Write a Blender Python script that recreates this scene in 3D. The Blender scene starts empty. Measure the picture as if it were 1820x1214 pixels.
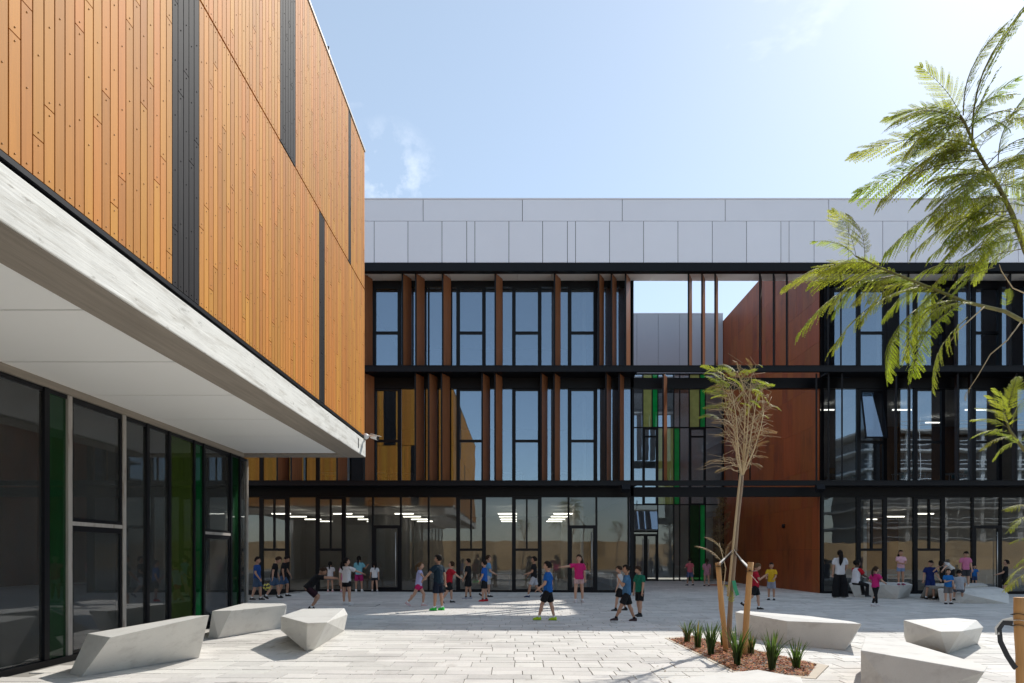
import bpy, bmesh, math, random
from mathutils import Vector, Matrix, Quaternion, noise as mnoise
R = math.radians
PI = math.pi
random.seed(7)
SC = bpy.context.scene
COL = SC.collection

# ------------------------------------------------------------------ camera
F = 1213.3           # focal length in photograph pixels (24 mm shift lens on 36 mm)
CX, CY = 916.0, 986.0   # vanishing point of the depth lines, photograph pixels
EYE = 1.53
cam_d = bpy.data.cameras.new('camera')
cam = bpy.data.objects.new('camera', cam_d)
COL.objects.link(cam)
cam.location = (0, 0, EYE)
cam.rotation_euler = (R(90), 0, 0)
cam_d.sensor_width = 36
cam_d.lens = 36 * F / 1820
cam_d.shift_x = -(CX - 910) / 1820
cam_d.shift_y = (CY - 607) / 1820
cam_d.clip_start = 0.1
cam_d.clip_end = 2000
SC.camera = cam

# ------------------------------------------------------------------ sky and sun
SUN_DIR = Vector((0.70, 0.85, 1.0)).normalized()
elev = math.asin(SUN_DIR.z)
azim = math.atan2(SUN_DIR.x, SUN_DIR.y)
world = bpy.data.worlds.new('World')
SC.world = world
world.use_nodes = True
wn, wl = world.node_tree.nodes, world.node_tree.links
wn.clear()
sky = wn.new('ShaderNodeTexSky')
sky.sky_type = 'NISHITA'
sky.sun_disc = False
sky.sun_elevation = elev
sky.sun_rotation = azim
sky.air_density = 1.0
sky.dust_density = 0.38
sky.ozone_density = 1.4
wtc = wn.new('ShaderNodeTexCoord')
wmap = wn.new('ShaderNodeMapping'); wmap.inputs['Scale'].default_value = (2.2, 2.2, 5.0)
wmap.inputs['Location'].default_value = (0.35, 0.1, 0.3)
wnoi = wn.new('ShaderNodeTexNoise'); wnoi.inputs['Scale'].default_value = 2.6; wnoi.inputs['Detail'].default_value = 9; wnoi.inputs['Roughness'].default_value = 0.58
wr = wn.new('ShaderNodeValToRGB')
wr.color_ramp.elements[0].position = 0.635; wr.color_ramp.elements[0].color = (0, 0, 0, 1)
wr.color_ramp.elements[1].position = 0.90; wr.color_ramp.elements[1].color = (0.4, 0.4, 0.4, 1)
wmix = wn.new('ShaderNodeMixRGB'); wmix.inputs['Color2'].default_value = (8.0, 8.2, 8.5, 1)
wbg = wn.new('ShaderNodeBackground'); wbg.inputs['Strength'].default_value = 0.105
wout = wn.new('ShaderNodeOutputWorld')
wl.new(wtc.outputs['Generated'], wmap.inputs['Vector']); wl.new(wmap.outputs['Vector'], wnoi.inputs['Vector'])
wl.new(wnoi.outputs['Fac'], wr.inputs['Fac'])
# a small torn cloud just over the roof line, thin streaks elsewhere
cdot = wn.new('ShaderNodeVectorMath'); cdot.operation = 'DOT_PRODUCT'; cdot.inputs[1].default_value = Vector((-0.185, 1.0, 0.55)).normalized()
wl.new(wtc.outputs['Generated'], cdot.inputs[0])
cm1 = wn.new('ShaderNodeMapRange'); cm1.inputs[1].default_value = 0.9975; cm1.inputs[2].default_value = 0.9998; wl.new(cdot.outputs['Value'], cm1.inputs[0])
cn2 = wn.new('ShaderNodeTexNoise'); cn2.inputs['Scale'].default_value = 24; cn2.inputs['Detail'].default_value = 8; cn2.inputs['Roughness'].default_value = 0.6
wl.new(wtc.outputs['Generated'], cn2.inputs['Vector'])
cm2 = wn.new('ShaderNodeMapRange'); cm2.inputs[1].default_value = 0.48; cm2.inputs[2].default_value = 0.85; wl.new(cn2.outputs['Fac'], cm2.inputs[0])
cmul = wn.new('ShaderNodeMath'); cmul.operation = 'MULTIPLY'; cm1.inputs[4].default_value = 0.6; wl.new(cm1.outputs[0], cmul.inputs[0]); wl.new(cm2.outputs[0], cmul.inputs[1])
cmax = wn.new('ShaderNodeMath'); cmax.operation = 'MAXIMUM'; wl.new(cmul.outputs[0], cmax.inputs[0]); wl.new(wr.outputs['Color'], cmax.inputs[1])
wl.new(cmax.outputs[0], wmix.inputs['Fac'])
veil = wn.new('ShaderNodeMixRGB'); veil.inputs['Fac'].default_value = 0.42; veil.inputs['Color2'].default_value = (3.45, 4.05, 4.3, 1)   # thin even high haze
wl.new(sky.outputs['Color'], veil.inputs['Color1']); wl.new(veil.outputs['Color'], wmix.inputs['Color1'])
wl.new(wmix.outputs['Color'], wbg.inputs['Color']); wl.new(wbg.outputs['Background'], wout.inputs['Surface'])

sun_d = bpy.data.lights.new('sun', 'SUN')
sun_d.energy = 2.5
sun_d.angle = R(0.53)
sun_d.color = (1.0, 0.955, 0.88)
sun = bpy.data.objects.new('sun', sun_d)
COL.objects.link(sun)
sun.rotation_euler = SUN_DIR.to_track_quat('Z', 'Y').to_euler()
sun.location = (30, 40, 50)

SC.view_settings.view_transform = 'Standard'
SC.view_settings.look = 'None'
SC.view_settings.gamma = 1
SC.view_settings.exposure = 0.92
SC.view_settings.use_curve_mapping = False
SC.render.engine = 'CYCLES'
SC.cycles.max_bounces = 8
SC.cycles.diffuse_bounces = 4
SC.cycles.glossy_bounces = 4
SC.cycles.transparent_max_bounces = 40
SC.cycles.caustics_reflective = False
SC.cycles.caustics_refractive = False
SC.cycles.sample_clamp_indirect = 6
SC.cycles.use_denoising = True

# ------------------------------------------------------------------ geometry helpers
def GZ(x):
    return -0.004 * x          # the court falls slightly to the right
def P(px, py, z=0.0):
    """photograph pixel -> point at height z above the court (below the horizon)"""
    y = F * (EYE - z) / (py - CY)
    for _ in range(3):
        x = (px - CX) / F * y
        y = F * (EYE - z - GZ(x)) / (py - CY)
    x = (px - CX) / F * y
    return Vector((x, y, z + GZ(x)))
def PY(px, py, y):
    """photograph pixel -> point at depth y"""
    return Vector(((px - CX) / F * y, y, EYE + (CY - py) / F * y))
def XA(px, y): return (px - CX) / F * y
def ZA(py, y): return EYE + (CY - py) / F * y
def proj(v):
    return (CX + F * v.x / v.y, CY - F * (v.z - EYE) / v.y)

WL = {}     # object name -> world location (for relative placing)
class MB:
    def __init__(s):
        s.v = []; s.f = []; s.m = []; s.s = []
    def add(s, vs, fs, mi=0, smooth=False):
        o = len(s.v); s.v.extend([tuple(v) for v in vs])
        for f in fs:
            s.f.append([i + o for i in f]); s.m.append(mi); s.s.append(smooth)
        return s
    def box(s, x0, x1, y0, y1, z0, z1, mi=0):
        if x0 > x1: x0, x1 = x1, x0
        if y0 > y1: y0, y1 = y1, y0
        if z0 > z1: z0, z1 = z1, z0
        vs = [(x0,y0,z0),(x1,y0,z0),(x1,y1,z0),(x0,y1,z0),(x0,y0,z1),(x1,y0,z1),(x1,y1,z1),(x0,y1,z1)]
        return s.add(vs, [(0,3,2,1),(4,5,6,7),(0,1,5,4),(1,2,6,5),(2,3,7,6),(3,0,4,7)], mi)
    def obox(s, c, ax, ay, az, mi=0):
        """box from centre and three half-axis vectors"""
        c = Vector(c); vs = []
        for k in (-1, 1):
            for i, j in ((-1,-1),(1,-1),(1,1),(-1,1)):
                vs.append(c + ax*i + ay*j + az*k)
        return s.add(vs, [(0,3,2,1),(4,5,6,7),(0,1,5,4),(1,2,6,5),(2,3,7,6),(3,0,4,7)], mi)
    def prism(s, poly, z0, z1, mi=0):
        n = len(poly)
        vs = [(p[0],p[1],z0) for p in poly] + [(p[0],p[1],z1) for p in poly]
        fs = [tuple(range(n-1,-1,-1)), tuple(range(n,2*n))] + [(i,(i+1)%n,n+(i+1)%n,n+i) for i in range(n)]
        return s.add(vs, fs, mi)
    def tube(s, pts, rad, n=6, mi=0, smooth=True, cap=True, ry=None):
        pts = [Vector(p) for p in pts]
        if not hasattr(rad, '__len__'): rad = [rad]*len(pts)
        rings = []
        up = Vector((0,0,1))
        prev = None
        for i, p in enumerate(pts):
            d = (pts[min(i+1,len(pts)-1)] - pts[max(i-1,0)])
            if d.length < 1e-9: d = Vector((0,0,1))
            d.normalize()
            if prev is None:
                a = up if abs(d.dot(up)) < 0.9 else Vector((1,0,0))
                u = (a - d*a.dot(d)).normalized()
            else:
                u = (prev - d*prev.dot(d))
                u = u.normalized() if u.length > 1e-6 else d.orthogonal().normalized()
            prev = u
            w = d.cross(u)
            rings.append([p + (u*math.cos(2*PI*k/n) + w*math.sin(2*PI*k/n))*rad[i] for k in range(n)])
        vs = [v for r in rings for v in r]; fs = []
        for i in range(len(rings)-1):
            for k in range(n):
                fs.append((i*n+k, i*n+(k+1)%n, (i+1)*n+(k+1)%n, (i+1)*n+k))
        if cap:
            fs.append(tuple(range(n-1,-1,-1))); fs.append(tuple((len(rings)-1)*n+k for k in range(n)))
        return s.add(vs, fs, mi, smooth)
    def ring_loft(s, rings, mi=0, smooth=True):
        n = len(rings[0]); vs = [v for r in rings for v in r]; fs = []
        for i in range(len(rings)-1):
            for k in range(n):
                fs.append((i*n+k, i*n+(k+1)%n, (i+1)*n+(k+1)%n, (i+1)*n+k))
        fs.append(tuple(range(n-1,-1,-1))); fs.append(tuple((len(rings)-1)*n+k for k in range(n)))
        return s.add(vs, fs, mi, smooth)
    def ball(s, c, rx, ry=None, rz=None, nu=10, nv=7, mi=0, M=None):
        ry = rx if ry is None else ry; rz = rx if rz is None else rz
        c = Vector(c); vs = []; fs = []
        def T(x,y,z):
            q = Vector((x*rx,y*ry,z*rz))
            if M is not None: q = M @ q
            return c + q
        vs.append(T(0,0,-1))
        for j in range(1,nv):
            t = -PI/2 + PI*j/nv
            for i in range(nu):
                a = 2*PI*i/nu
                vs.append(T(math.cos(t)*math.cos(a), math.cos(t)*math.sin(a), math.sin(t)))
        vs.append(T(0,0,1)); top = len(vs)-1
        for i in range(nu):
            fs.append((0, 1+(i+1)%nu, 1+i)); fs.append((top, 1+(nv-2)*nu+i, 1+(nv-2)*nu+(i+1)%nu))
        for j in range(nv-2):
            for i in range(nu):
                a = 1+j*nu+i; b = 1+j*nu+(i+1)%nu
                fs.append((a,b,b+nu,a+nu))
        return s.add(vs, fs, mi, True)
    def capsule(s, a, b, ra, rb, n=8, mi=0):
        a = Vector(a); b = Vector(b)
        s.ball(a, ra, nu=n, nv=6, mi=mi); s.ball(b, rb, nu=n, nv=6, mi=mi)
        return s.tube([a,b],[ra,rb], n=n, mi=mi)
    def mesh(s, name, mats, origin=None):
        me = bpy.data.meshes.new(name)
        if origin is not None:
            ox, oy, oz = origin
            vs = [(v[0]-ox, v[1]-oy, v[2]-oz) for v in s.v]
        else: vs = s.v
        me.from_pydata(vs, [], s.f)
        for m in (mats if isinstance(mats,(list,tuple)) else [mats]): me.materials.append(m)
        me.polygons.foreach_set('material_index', s.m)
        me.polygons.foreach_set('use_smooth', s.s)
        me.update()
        return me
    def base(s):
        xs = [v[0] for v in s.v]; ys = [v[1] for v in s.v]; zs = [v[2] for v in s.v]
        return Vector(((min(xs)+max(xs))/2, (min(ys)+max(ys))/2, min(zs)))
    def build(s, name, mats, parent=None, origin=None):
        o0 = Vector(origin) if origin is not None else s.base()
        ob = bpy.data.objects.new(name, s.mesh(name, mats, o0))
        COL.objects.link(ob)
        place(ob, o0, parent)
        return ob
def place(ob, wloc, parent=None):
    WL[ob.name] = Vector(wloc)
    if parent is not None:
        ob.parent = parent
        ob.location = Vector(wloc) - WL[parent.name]
    else:
        ob.location = wloc
def tag(o, label=None, cat=None, group=None, kind=None):
    if label: o['label'] = label
    if cat: o['category'] = cat
    if group: o['group'] = group
    if kind: o['kind'] = kind
    return o
def thing(name, label, cat, loc=(0,0,0), group=None):
    e = bpy.data.objects.new(name, None); COL.objects.link(e)
    e.empty_display_size = 0.2
    place(e, Vector(loc)); tag(e, label, cat, group)
    return e
def share(src, name, wloc, parent=None):
    """another object with the same mesh data"""
    o = bpy.data.objects.new(name, src.data); COL.objects.link(o)
    place(o, wloc, parent)
    return o
def bevel(ob, w=0.008, seg=2):
    m = ob.modifiers.new('edge', 'BEVEL'); m.width = w; m.segments = seg; m.limit_method = 'ANGLE'; m.angle_limit = R(25)

# ------------------------------------------------------------------ materials
def mat(name, col, rough=0.6, noise=None, vary=0.0, hue=0.0, bump=None, metal=0.0, spec=0.5, noise2=None, coat=0.0, tint=None, emit=None):
    """noise = (scale xyz, amount); noise2 the same; bump = (scale xyz, distance); tint = (colour, scale, lo, hi) patches; all in world metres"""
    m = bpy.data.materials.new(name); m.use_nodes = True
    n, l = m.node_tree.nodes, m.node_tree.links
    b = n['Principled BSDF']
    b.inputs['Roughness'].default_value = rough
    b.inputs['Metallic'].default_value = metal
    b.inputs['Specular IOR Level'].default_value = spec
    b.inputs['Coat Weight'].default_value = coat
    b.inputs['Coat Roughness'].default_value = 0.25
    geo = n.new('ShaderNodeNewGeometry')
    oi = n.new('ShaderNodeObjectInfo')
    def noi(scale, detail=5, rgh=0.6):
        mp = n.new('ShaderNodeMapping')
        mp.inputs['Scale'].default_value = scale if hasattr(scale,'__len__') else (scale,)*3
        t = n.new('ShaderNodeTexNoise'); t.inputs['Scale'].default_value = 1; t.inputs['Detail'].default_value = detail; t.inputs['Roughness'].default_value = rgh
        l.new(geo.outputs['Position'], mp.inputs['Vector']); l.new(mp.outputs['Vector'], t.inputs['Vector'])
        return t.outputs['Fac']
    def mth(op, a, b_):
        q = n.new('ShaderNodeMath'); q.operation = op
        for i, x in enumerate((a, b_)):
            if isinstance(x, (int, float)): q.inputs[i].default_value = x
            else: l.new(x, q.inputs[i])
        return q.outputs[0]
    val = None
    for ns in (noise, noise2):
        if ns:
            t = mth('MULTIPLY', mth('SUBTRACT', noi(ns[0]), 0.5), 2.6*ns[1])
            val = t if val is None else mth('ADD', val, t)
    rnd = mth('FRACT', mth('ADD', oi.outputs['Random'], geo.outputs['Random Per Island']), 0)
    if vary:
        t = mth('MULTIPLY', mth('SUBTRACT', rnd, 0.5), 2*vary)
        val = t if val is None else mth('ADD', val, t)
    src = None
    if tint:
        for tc, ts, lo, hi in (tint if isinstance(tint, list) else [tint]):
            rp = n.new('ShaderNodeMapRange'); rp.inputs[1].default_value = lo; rp.inputs[2].default_value = hi
            l.new(noi(ts, 6, 0.65), rp.inputs[0])
            mx = n.new('ShaderNodeMixRGB'); mx.inputs['Color1'].default_value = (*col,1); mx.inputs['Color2'].default_value = (*tc,1)
            if src is not None: l.new(src, mx.inputs['Color1'])
            l.new(rp.outputs[0], mx.inputs['Fac']); src = mx.outputs[0]
    if val is not None or src is not None or hue:
        hs = n.new('ShaderNodeHueSaturation')
        if src is None: hs.inputs['Color'].default_value = (*col,1)
        else: l.new(src, hs.inputs['Color'])
        if val is not None: l.new(mth('ADD', val, 1.0), hs.inputs['Value'])
        if hue:
            r2 = mth('FRACT', mth('MULTIPLY', rnd, 7.31), 0)
            l.new(mth('ADD', mth('MULTIPLY', mth('SUBTRACT', r2, 0.5), 2*hue), 0.5), hs.inputs['Hue'])
        l.new(hs.outputs['Color'], b.inputs['Base Color'])
    else:
        b.inputs['Base Color'].default_value = (*col,1)
    if bump:
        bn = n.new('ShaderNodeBump'); bn.inputs['Distance'].default_value = bump[1]
        l.new(noi(bump[0], 6), bn.inputs['Height']); l.new(bn.outputs['Normal'], b.inputs['Normal'])
    if emit:
        b.inputs['Emission Color'].default_value = (*emit[0],1); b.inputs['Emission Strength'].default_value = emit[1]
    return m
def glass(name, tint, r0=0.12, wob=0.0016, refl=(0.92,0.95,1.0), rough=0.0, dirt_lift=0.0, body=None):
    m = bpy.data.materials.new(name); m.use_nodes = True
    n, l = m.node_tree.nodes, m.node_tree.links
    n.clear()
    out = n.new('ShaderNodeOutputMaterial'); mix = n.new('ShaderNodeMixShader')
    tr = n.new('ShaderNodeBsdfTransparent'); tr.inputs['Color'].default_value = (*tint,1)
    gl = n.new('ShaderNodeBsdfGlossy'); gl.inputs['Color'].default_value = (*refl,1); gl.inputs['Roughness'].default_value = rough
    fr = n.new('ShaderNodeFresnel'); fr.inputs['IOR'].default_value = 1.45
    ad = n.new('ShaderNodeMath'); ad.operation = 'ADD'; ad.inputs[1].default_value = r0; ad.use_clamp = True
    l.new(fr.outputs[0], ad.inputs[0]); l.new(ad.outputs[0], mix.inputs['Fac'])
    geo = n.new('ShaderNodeNewGeometry')
    if wob:
        t = n.new('ShaderNodeTexNoise'); t.inputs['Scale'].default_value = 1.1; t.inputs['Detail'].default_value = 1
        bn = n.new('ShaderNodeBump'); bn.inputs['Distance'].default_value = wob*0.9; bn.inputs['Strength'].default_value = 1
        l.new(geo.outputs['Position'], t.inputs['Vector']); l.new(t.outputs['Fac'], bn.inputs['Height'])
        l.new(bn.outputs['Normal'], gl.inputs['Normal'])
    l.new(tr.outputs[0], mix.inputs[1]); l.new(gl.outputs[0], mix.inputs[2])
    last = mix.outputs[0]
    if dirt_lift:
        df = n.new('ShaderNodeBsdfDiffuse'); df.inputs['Color'].default_value = (0.5,0.48,0.45,1)  # pale film: dirt on the shop glass, painted brightness on the left glass
        t = n.new('ShaderNodeTexNoise'); t.inputs['Scale'].default_value = 2.3; t.inputs['Detail'].default_value = 8; t.inputs['Roughness'].default_value = 0.7
        mr = n.new('ShaderNodeMapRange'); mr.inputs[1].default_value = 0.4; mr.inputs[2].default_value = 0.85; mr.inputs[3].default_value = dirt_lift*0.6; mr.inputs[4].default_value = dirt_lift
        l.new(geo.outputs['Position'], t.inputs['Vector']); l.new(t.outputs['Fac'], mr.inputs[0])
        m2 = n.new('ShaderNodeMixShader'); l.new(mr.outputs[0], m2.inputs['Fac']); l.new(last, m2.inputs[1]); l.new(df.outputs[0], m2.inputs[2])
        last = m2.outputs[0]
    if body:
        df = n.new('ShaderNodeBsdfDiffuse'); df.inputs['Color'].default_value = (*body,1)
        t = n.new('ShaderNodeTexNoise'); t.inputs['Scale'].default_value = 3.1; t.inputs['Detail'].default_value = 7
        mr = n.new('ShaderNodeMapRange'); mr.inputs[1].default_value = 0.3; mr.inputs[2].default_value = 0.75; mr.inputs[3].default_value = 0.44; mr.inputs[4].default_value = 0.58
        l.new(geo.outputs['Position'], t.inputs['Vector']); l.new(t.outputs['Fac'], mr.inputs[0])
        m2 = n.new('ShaderNodeMixShader'); l.new(mr.outputs[0], m2.inputs['Fac']); l.new(last, m2.inputs[1]); l.new(df.outputs[0], m2.inputs[2])
        last = m2.outputs[0]
    l.new(last, out.inputs['Surface'])
    return m
def leafmat(name, col, trans, vary=0.25, hue=0.02):
    m = bpy.data.materials.new(name); m.use_nodes = True
    n, l = m.node_tree.nodes, m.node_tree.links
    n.clear()
    out = n.new('ShaderNodeOutputMaterial'); mix = n.new('ShaderNodeMixShader'); mix.inputs['Fac'].default_value = 0.55
    d = n.new('ShaderNodeBsdfPrincipled'); d.inputs['Roughness'].default_value = 0.55
    t = n.new('ShaderNodeBsdfTranslucent')
    geo = n.new('ShaderNodeNewGeometry'); oi = n.new('ShaderNodeObjectInfo')
    a = n.new('ShaderNodeMath'); a.operation = 'ADD'; l.new(geo.outputs['Random Per Island'], a.inputs[0]); l.new(oi.outputs['Random'], a.inputs[1])
    fr = n.new('ShaderNodeMath'); fr.operation = 'FRACT'; l.new(a.outputs[0], fr.inputs[0])
    mr = n.new('ShaderNodeMapRange'); mr.inputs[3].default_value = 1-vary; mr.inputs[4].default_value = 1+vary
    mh = n.new('ShaderNodeMapRange'); mh.inputs[3].default_value = 0.5-hue; mh.inputs[4].default_value = 0.5+hue
    l.new(fr.outputs[0], mr.inputs[0]); l.new(oi.outputs['Random'], mh.inputs[0])
    for sh, c, inp in ((d, col, 'Base Color'), (t, trans, 'Color')):
        hs = n.new('ShaderNodeHueSaturation'); hs.inputs['Color'].default_value = (*c,1)
        l.new(mr.outputs[0], hs.inputs['Value']); l.new(mh.outputs[0], hs.inputs['Hue']); l.new(hs.outputs[0], sh.inputs[inp])
    l.new(d.outputs[0], mix.inputs[1]); l.new(t.outputs[0], mix.inputs[2]); l.new(mix.outputs[0], out.inputs['Surface'])
    return m

M = {}
M['paver'] = mat('paver_stone', (0.60,0.575,0.535), 0.8, noise=((1.7,1.7,1.7),0.10), noise2=((30,30,30),0.10), vary=0.10, hue=0.012, bump=((60,60,60),0.003), tint=[((0.44,0.42,0.39),(0.55,0.55,0.55),0.50,0.72),((0.33,0.30,0.265),(2.6,2.6,2.6),0.60,0.78),((0.22,0.20,0.18),(9,9,9),0.70,0.78)])
M['joint'] = mat('joint_sand', (0.27,0.255,0.23), 0.95, noise=((20,20,20),0.2))
M['asphalt'] = mat('far_ground', (0.36,0.32,0.26), 0.95, noise=((0.3,0.3,0.3),0.2))
M['board'] = mat('timber_board', (0.455,0.185,0.026), 0.62, noise=((9,9,0.9),0.13), noise2=((60,60,2.5),0.10), vary=0.15, hue=0.008, bump=((90,90,3),0.0004), spec=0.22)
M['black_board'] = mat('black_board', (0.014,0.013,0.015), 0.6, noise=((9,9,0.9),0.25), vary=0.2, bump=((60,60,2),0.0004), tint=((0.045,0.042,0.042),(14,14,1.2),0.6,0.8), spec=0.10)
M['bolt'] = mat('bolt_head', (0.33,0.15,0.04), 0.45, metal=0.2)
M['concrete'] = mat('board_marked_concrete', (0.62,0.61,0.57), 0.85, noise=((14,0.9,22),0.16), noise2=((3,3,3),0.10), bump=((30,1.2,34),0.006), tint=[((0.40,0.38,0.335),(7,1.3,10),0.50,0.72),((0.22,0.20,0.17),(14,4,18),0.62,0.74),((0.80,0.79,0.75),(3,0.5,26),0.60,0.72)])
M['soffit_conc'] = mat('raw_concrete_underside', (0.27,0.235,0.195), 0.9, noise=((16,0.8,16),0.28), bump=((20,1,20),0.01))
M['soffit'] = mat('soffit_panel', (0.88,0.88,0.86), 0.55, noise=((0.4,0.4,0.4),0.03))
M['steel'] = mat('black_steel', (0.007,0.0075,0.010), 0.45, noise=((3,3,3),0.2), spec=0.18)
M['frame'] = mat('dark_frame', (0.006,0.0065,0.009), 0.4, noise=((5,5,5),0.15), spec=0.18)
M['alu'] = mat('raw_aluminium', (0.42,0.39,0.36), 0.5, metal=0.35, noise=((20,20,2),0.25), tint=((0.20,0.14,0.10),(12,12,2),0.55,0.7))
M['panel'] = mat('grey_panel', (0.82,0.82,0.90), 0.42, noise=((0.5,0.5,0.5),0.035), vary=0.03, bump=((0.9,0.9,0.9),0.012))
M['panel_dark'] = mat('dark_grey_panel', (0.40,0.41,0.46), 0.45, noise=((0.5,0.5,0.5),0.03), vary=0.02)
M['fin'] = mat('rust_wood_fin', (0.25,0.092,0.036), 0.42, noise=((16,16,1.0),0.34), noise2=((3,3,3),0.12), vary=0.12, bump=((70,70,3),0.001), tint=((0.42,0.22,0.12),(40,40,10),0.66,0.72))
M['dark_fin'] = mat('dark_wood_fin', (0.055,0.026,0.024), 0.5, noise=((16,16,1.0),0.22), vary=0.12)
M['rust'] = mat('rust_brown_panel', (0.265,0.066,0.014), 0.5, noise=((5,5,0.45),0.26), noise2=((34,34,2.0),0.20), vary=0.11, hue=0.006, tint=((0.13,0.03,0.009),(1.3,1.3,0.5),0.52,0.75), spec=0.32)
M['white'] = mat('white_paint', (0.72,0.72,0.70), 0.6, noise=((2,2,2),0.03))
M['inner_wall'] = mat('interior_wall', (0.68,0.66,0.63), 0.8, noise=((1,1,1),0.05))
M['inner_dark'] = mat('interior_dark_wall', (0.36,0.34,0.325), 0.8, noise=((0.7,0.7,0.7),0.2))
M['inner_wood'] = mat('interior_wood_wall', (0.30,0.15,0.06), 0.6, noise=((8,8,0.6),0.2))
M['inner_floor'] = mat('interior_floor', (0.46,0.46,0.46), 0.4, noise=((2,2,2),0.1))
M['ceiling'] = mat('interior_ceiling', (0.68,0.67,0.66), 0.8)
M['lamp'] = mat('lit_tube', (0.9,0.88,0.8), 0.5, emit=((1.0,0.93,0.80),3.0))
M['glass'] = glass('coated_glass', (0.72,0.75,0.77), 0.21, 0.0012, (0.70,0.84,1.0))
M['glass_low'] = glass('clear_shop_glass', (0.84,0.86,0.86), 0.03, 0.0020, dirt_lift=0.03)
M['glass_left'] = glass('left_clear_glass', (0.88,0.92,0.90), 0.03, 0.0, dirt_lift=0.05)  # even pale film lifts the dark panes, light put into the colour
M['glass_green'] = glass('green_glass', (0.30,0.66,0.36), 0.03, 0.0006, body=(0.012,0.055,0.02))
M['glass_leaf'] = glass('bright_green_glass', (0.10,0.72,0.22), 0.03, 0.0006, body=(0.004,0.085,0.025))
M['glass_olive'] = glass('olive_glass', (0.70,0.80,0.34), 0.03, 0.0006, body=(0.05,0.08,0.016))
M['hall_olive'] = glass('hall_olive_glass', (0.78,0.84,0.45), 0.06, 0.0006, body=(0.48,0.53,0.19))
M['hall_leaf'] = glass('hall_green_glass', (0.12,0.75,0.25), 0.05, 0.0006, body=(0.012,0.52,0.12))
M['bench'] = mat('cast_concrete', (0.58,0.565,0.53), 0.75, noise=((2.2,2.2,2.2),0.09), noise2=((45,45,45),0.05), vary=0.04, bump=((120,120,120),0.0015), tint=[((0.45,0.43,0.40),(3.2,3.2,5),0.52,0.74),((0.30,0.28,0.25),(9,9,14),0.66,0.80),((0.20,0.19,0.17),(55,55,55),0.70,0.75)])
M['mulch'] = mat('red_mulch', (0.38,0.155,0.065), 0.9, noise=((25,25,25),0.3), vary=0.55, hue=0.025)
M['edging'] = mat('edging_stone', (0.52,0.45,0.36), 0.85, noise=((8,8,8),0.12))
M['stake'] = mat('pine_stake', (0.50,0.27,0.10), 0.7, noise=((22,22,1.5),0.2), noise2=((4,4,4),0.1), tint=((0.20,0.09,0.03),(30,30,12),0.68,0.74))
M['bark'] = mat('young_bark', (0.26,0.185,0.125), 0.9, noise=((20,20,6),0.25), bump=((60,60,12),0.004))
M['twig'] = mat('dry_twig', (0.46,0.36,0.22), 0.8, noise=((10,10,10),0.2), vary=0.2)
M['greentwig'] = mat('green_branch', (0.17,0.155,0.045), 0.7, noise=((20,20,20),0.25), tint=((0.10,0.07,0.03),(6,6,6),0.5,0.7))
M['leaf'] = leafmat('feather_leaf', (0.155,0.205,0.028), (0.52,0.60,0.04))
M['leaf_y'] = leafmat('yellow_green_leaf', (0.19,0.225,0.032), (0.52,0.56,0.05))
M['leaf_dry'] = leafmat('dry_leaf', (0.30,0.22,0.10), (0.30,0.20,0.07), 0.3)
M['leaf_brown'] = leafmat('brown_leaf', (0.27,0.19,0.10), (0.26,0.17,0.06), 0.4)
M['blade'] = leafmat('strap_leaf', (0.065,0.105,0.03), (0.10,0.17,0.03), 0.3)
M['strap_w'] = mat('white_strap', (0.62,0.60,0.56), 0.8, noise=((60,60,60),0.1))
M['strap_k'] = mat('black_strap', (0.02,0.02,0.022), 0.7)
M['greenstrap'] = mat('green_tape', (0.03,0.30,0.16), 0.6)
M['white_plastic'] = mat('white_plastic', (0.78,0.78,0.77), 0.4)
M['black_plastic'] = mat('black_plastic', (0.02,0.02,0.02), 0.4)
M['handle'] = mat('brushed_handle', (0.55,0.54,0.52), 0.35, metal=0.7)
M['osb'] = mat('osb_hoarding', (0.50,0.335,0.165), 0.85, noise=((5,5,5),0.14), noise2=((0.5,0.5,0.5),0.12), vary=0.22, tint=((0.30,0.19,0.09),(0.9,0.9,0.9),0.55,0.72))
M['raw_conc'] = mat('site_concrete', (0.46,0.45,0.43), 0.9, noise=((0.6,0.6,0.6),0.15))
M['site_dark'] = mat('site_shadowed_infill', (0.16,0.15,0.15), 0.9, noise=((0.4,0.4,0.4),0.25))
# ================================================================== the ground
gnd = MB()
gnd.add([(-400,-300,-0.12+1.6-1.6),(400,-300,-0.12),(400,500,-0.12),(-400,500,-0.12)], [(0,1,2,3)])
tag(gnd.build('ground', M['asphalt']), kind='structure')

court = MB()
cx0, cx1, cy0, cy1 = -9.0, 27.0, -9.0, 40.9
court.add([(cx0,cy0,GZ(cx0)-0.012),(cx1,cy0,GZ(cx1)-0.012),(cx1,cy1,GZ(cx1)-0.012),(cx0,cy1,GZ(cx0)-0.012),
           (cx0,cy0,-0.16),(cx1,cy0,-0.16),(cx1,cy1,-0.16),(cx0,cy1,-0.16)],
          [(0,1,2,3),(0,4,5,1),(1,5,6,2),(2,6,7,3),(3,7,4,0)])
paving = tag(court.build('pavement', M['joint']), kind='structure')

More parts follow.
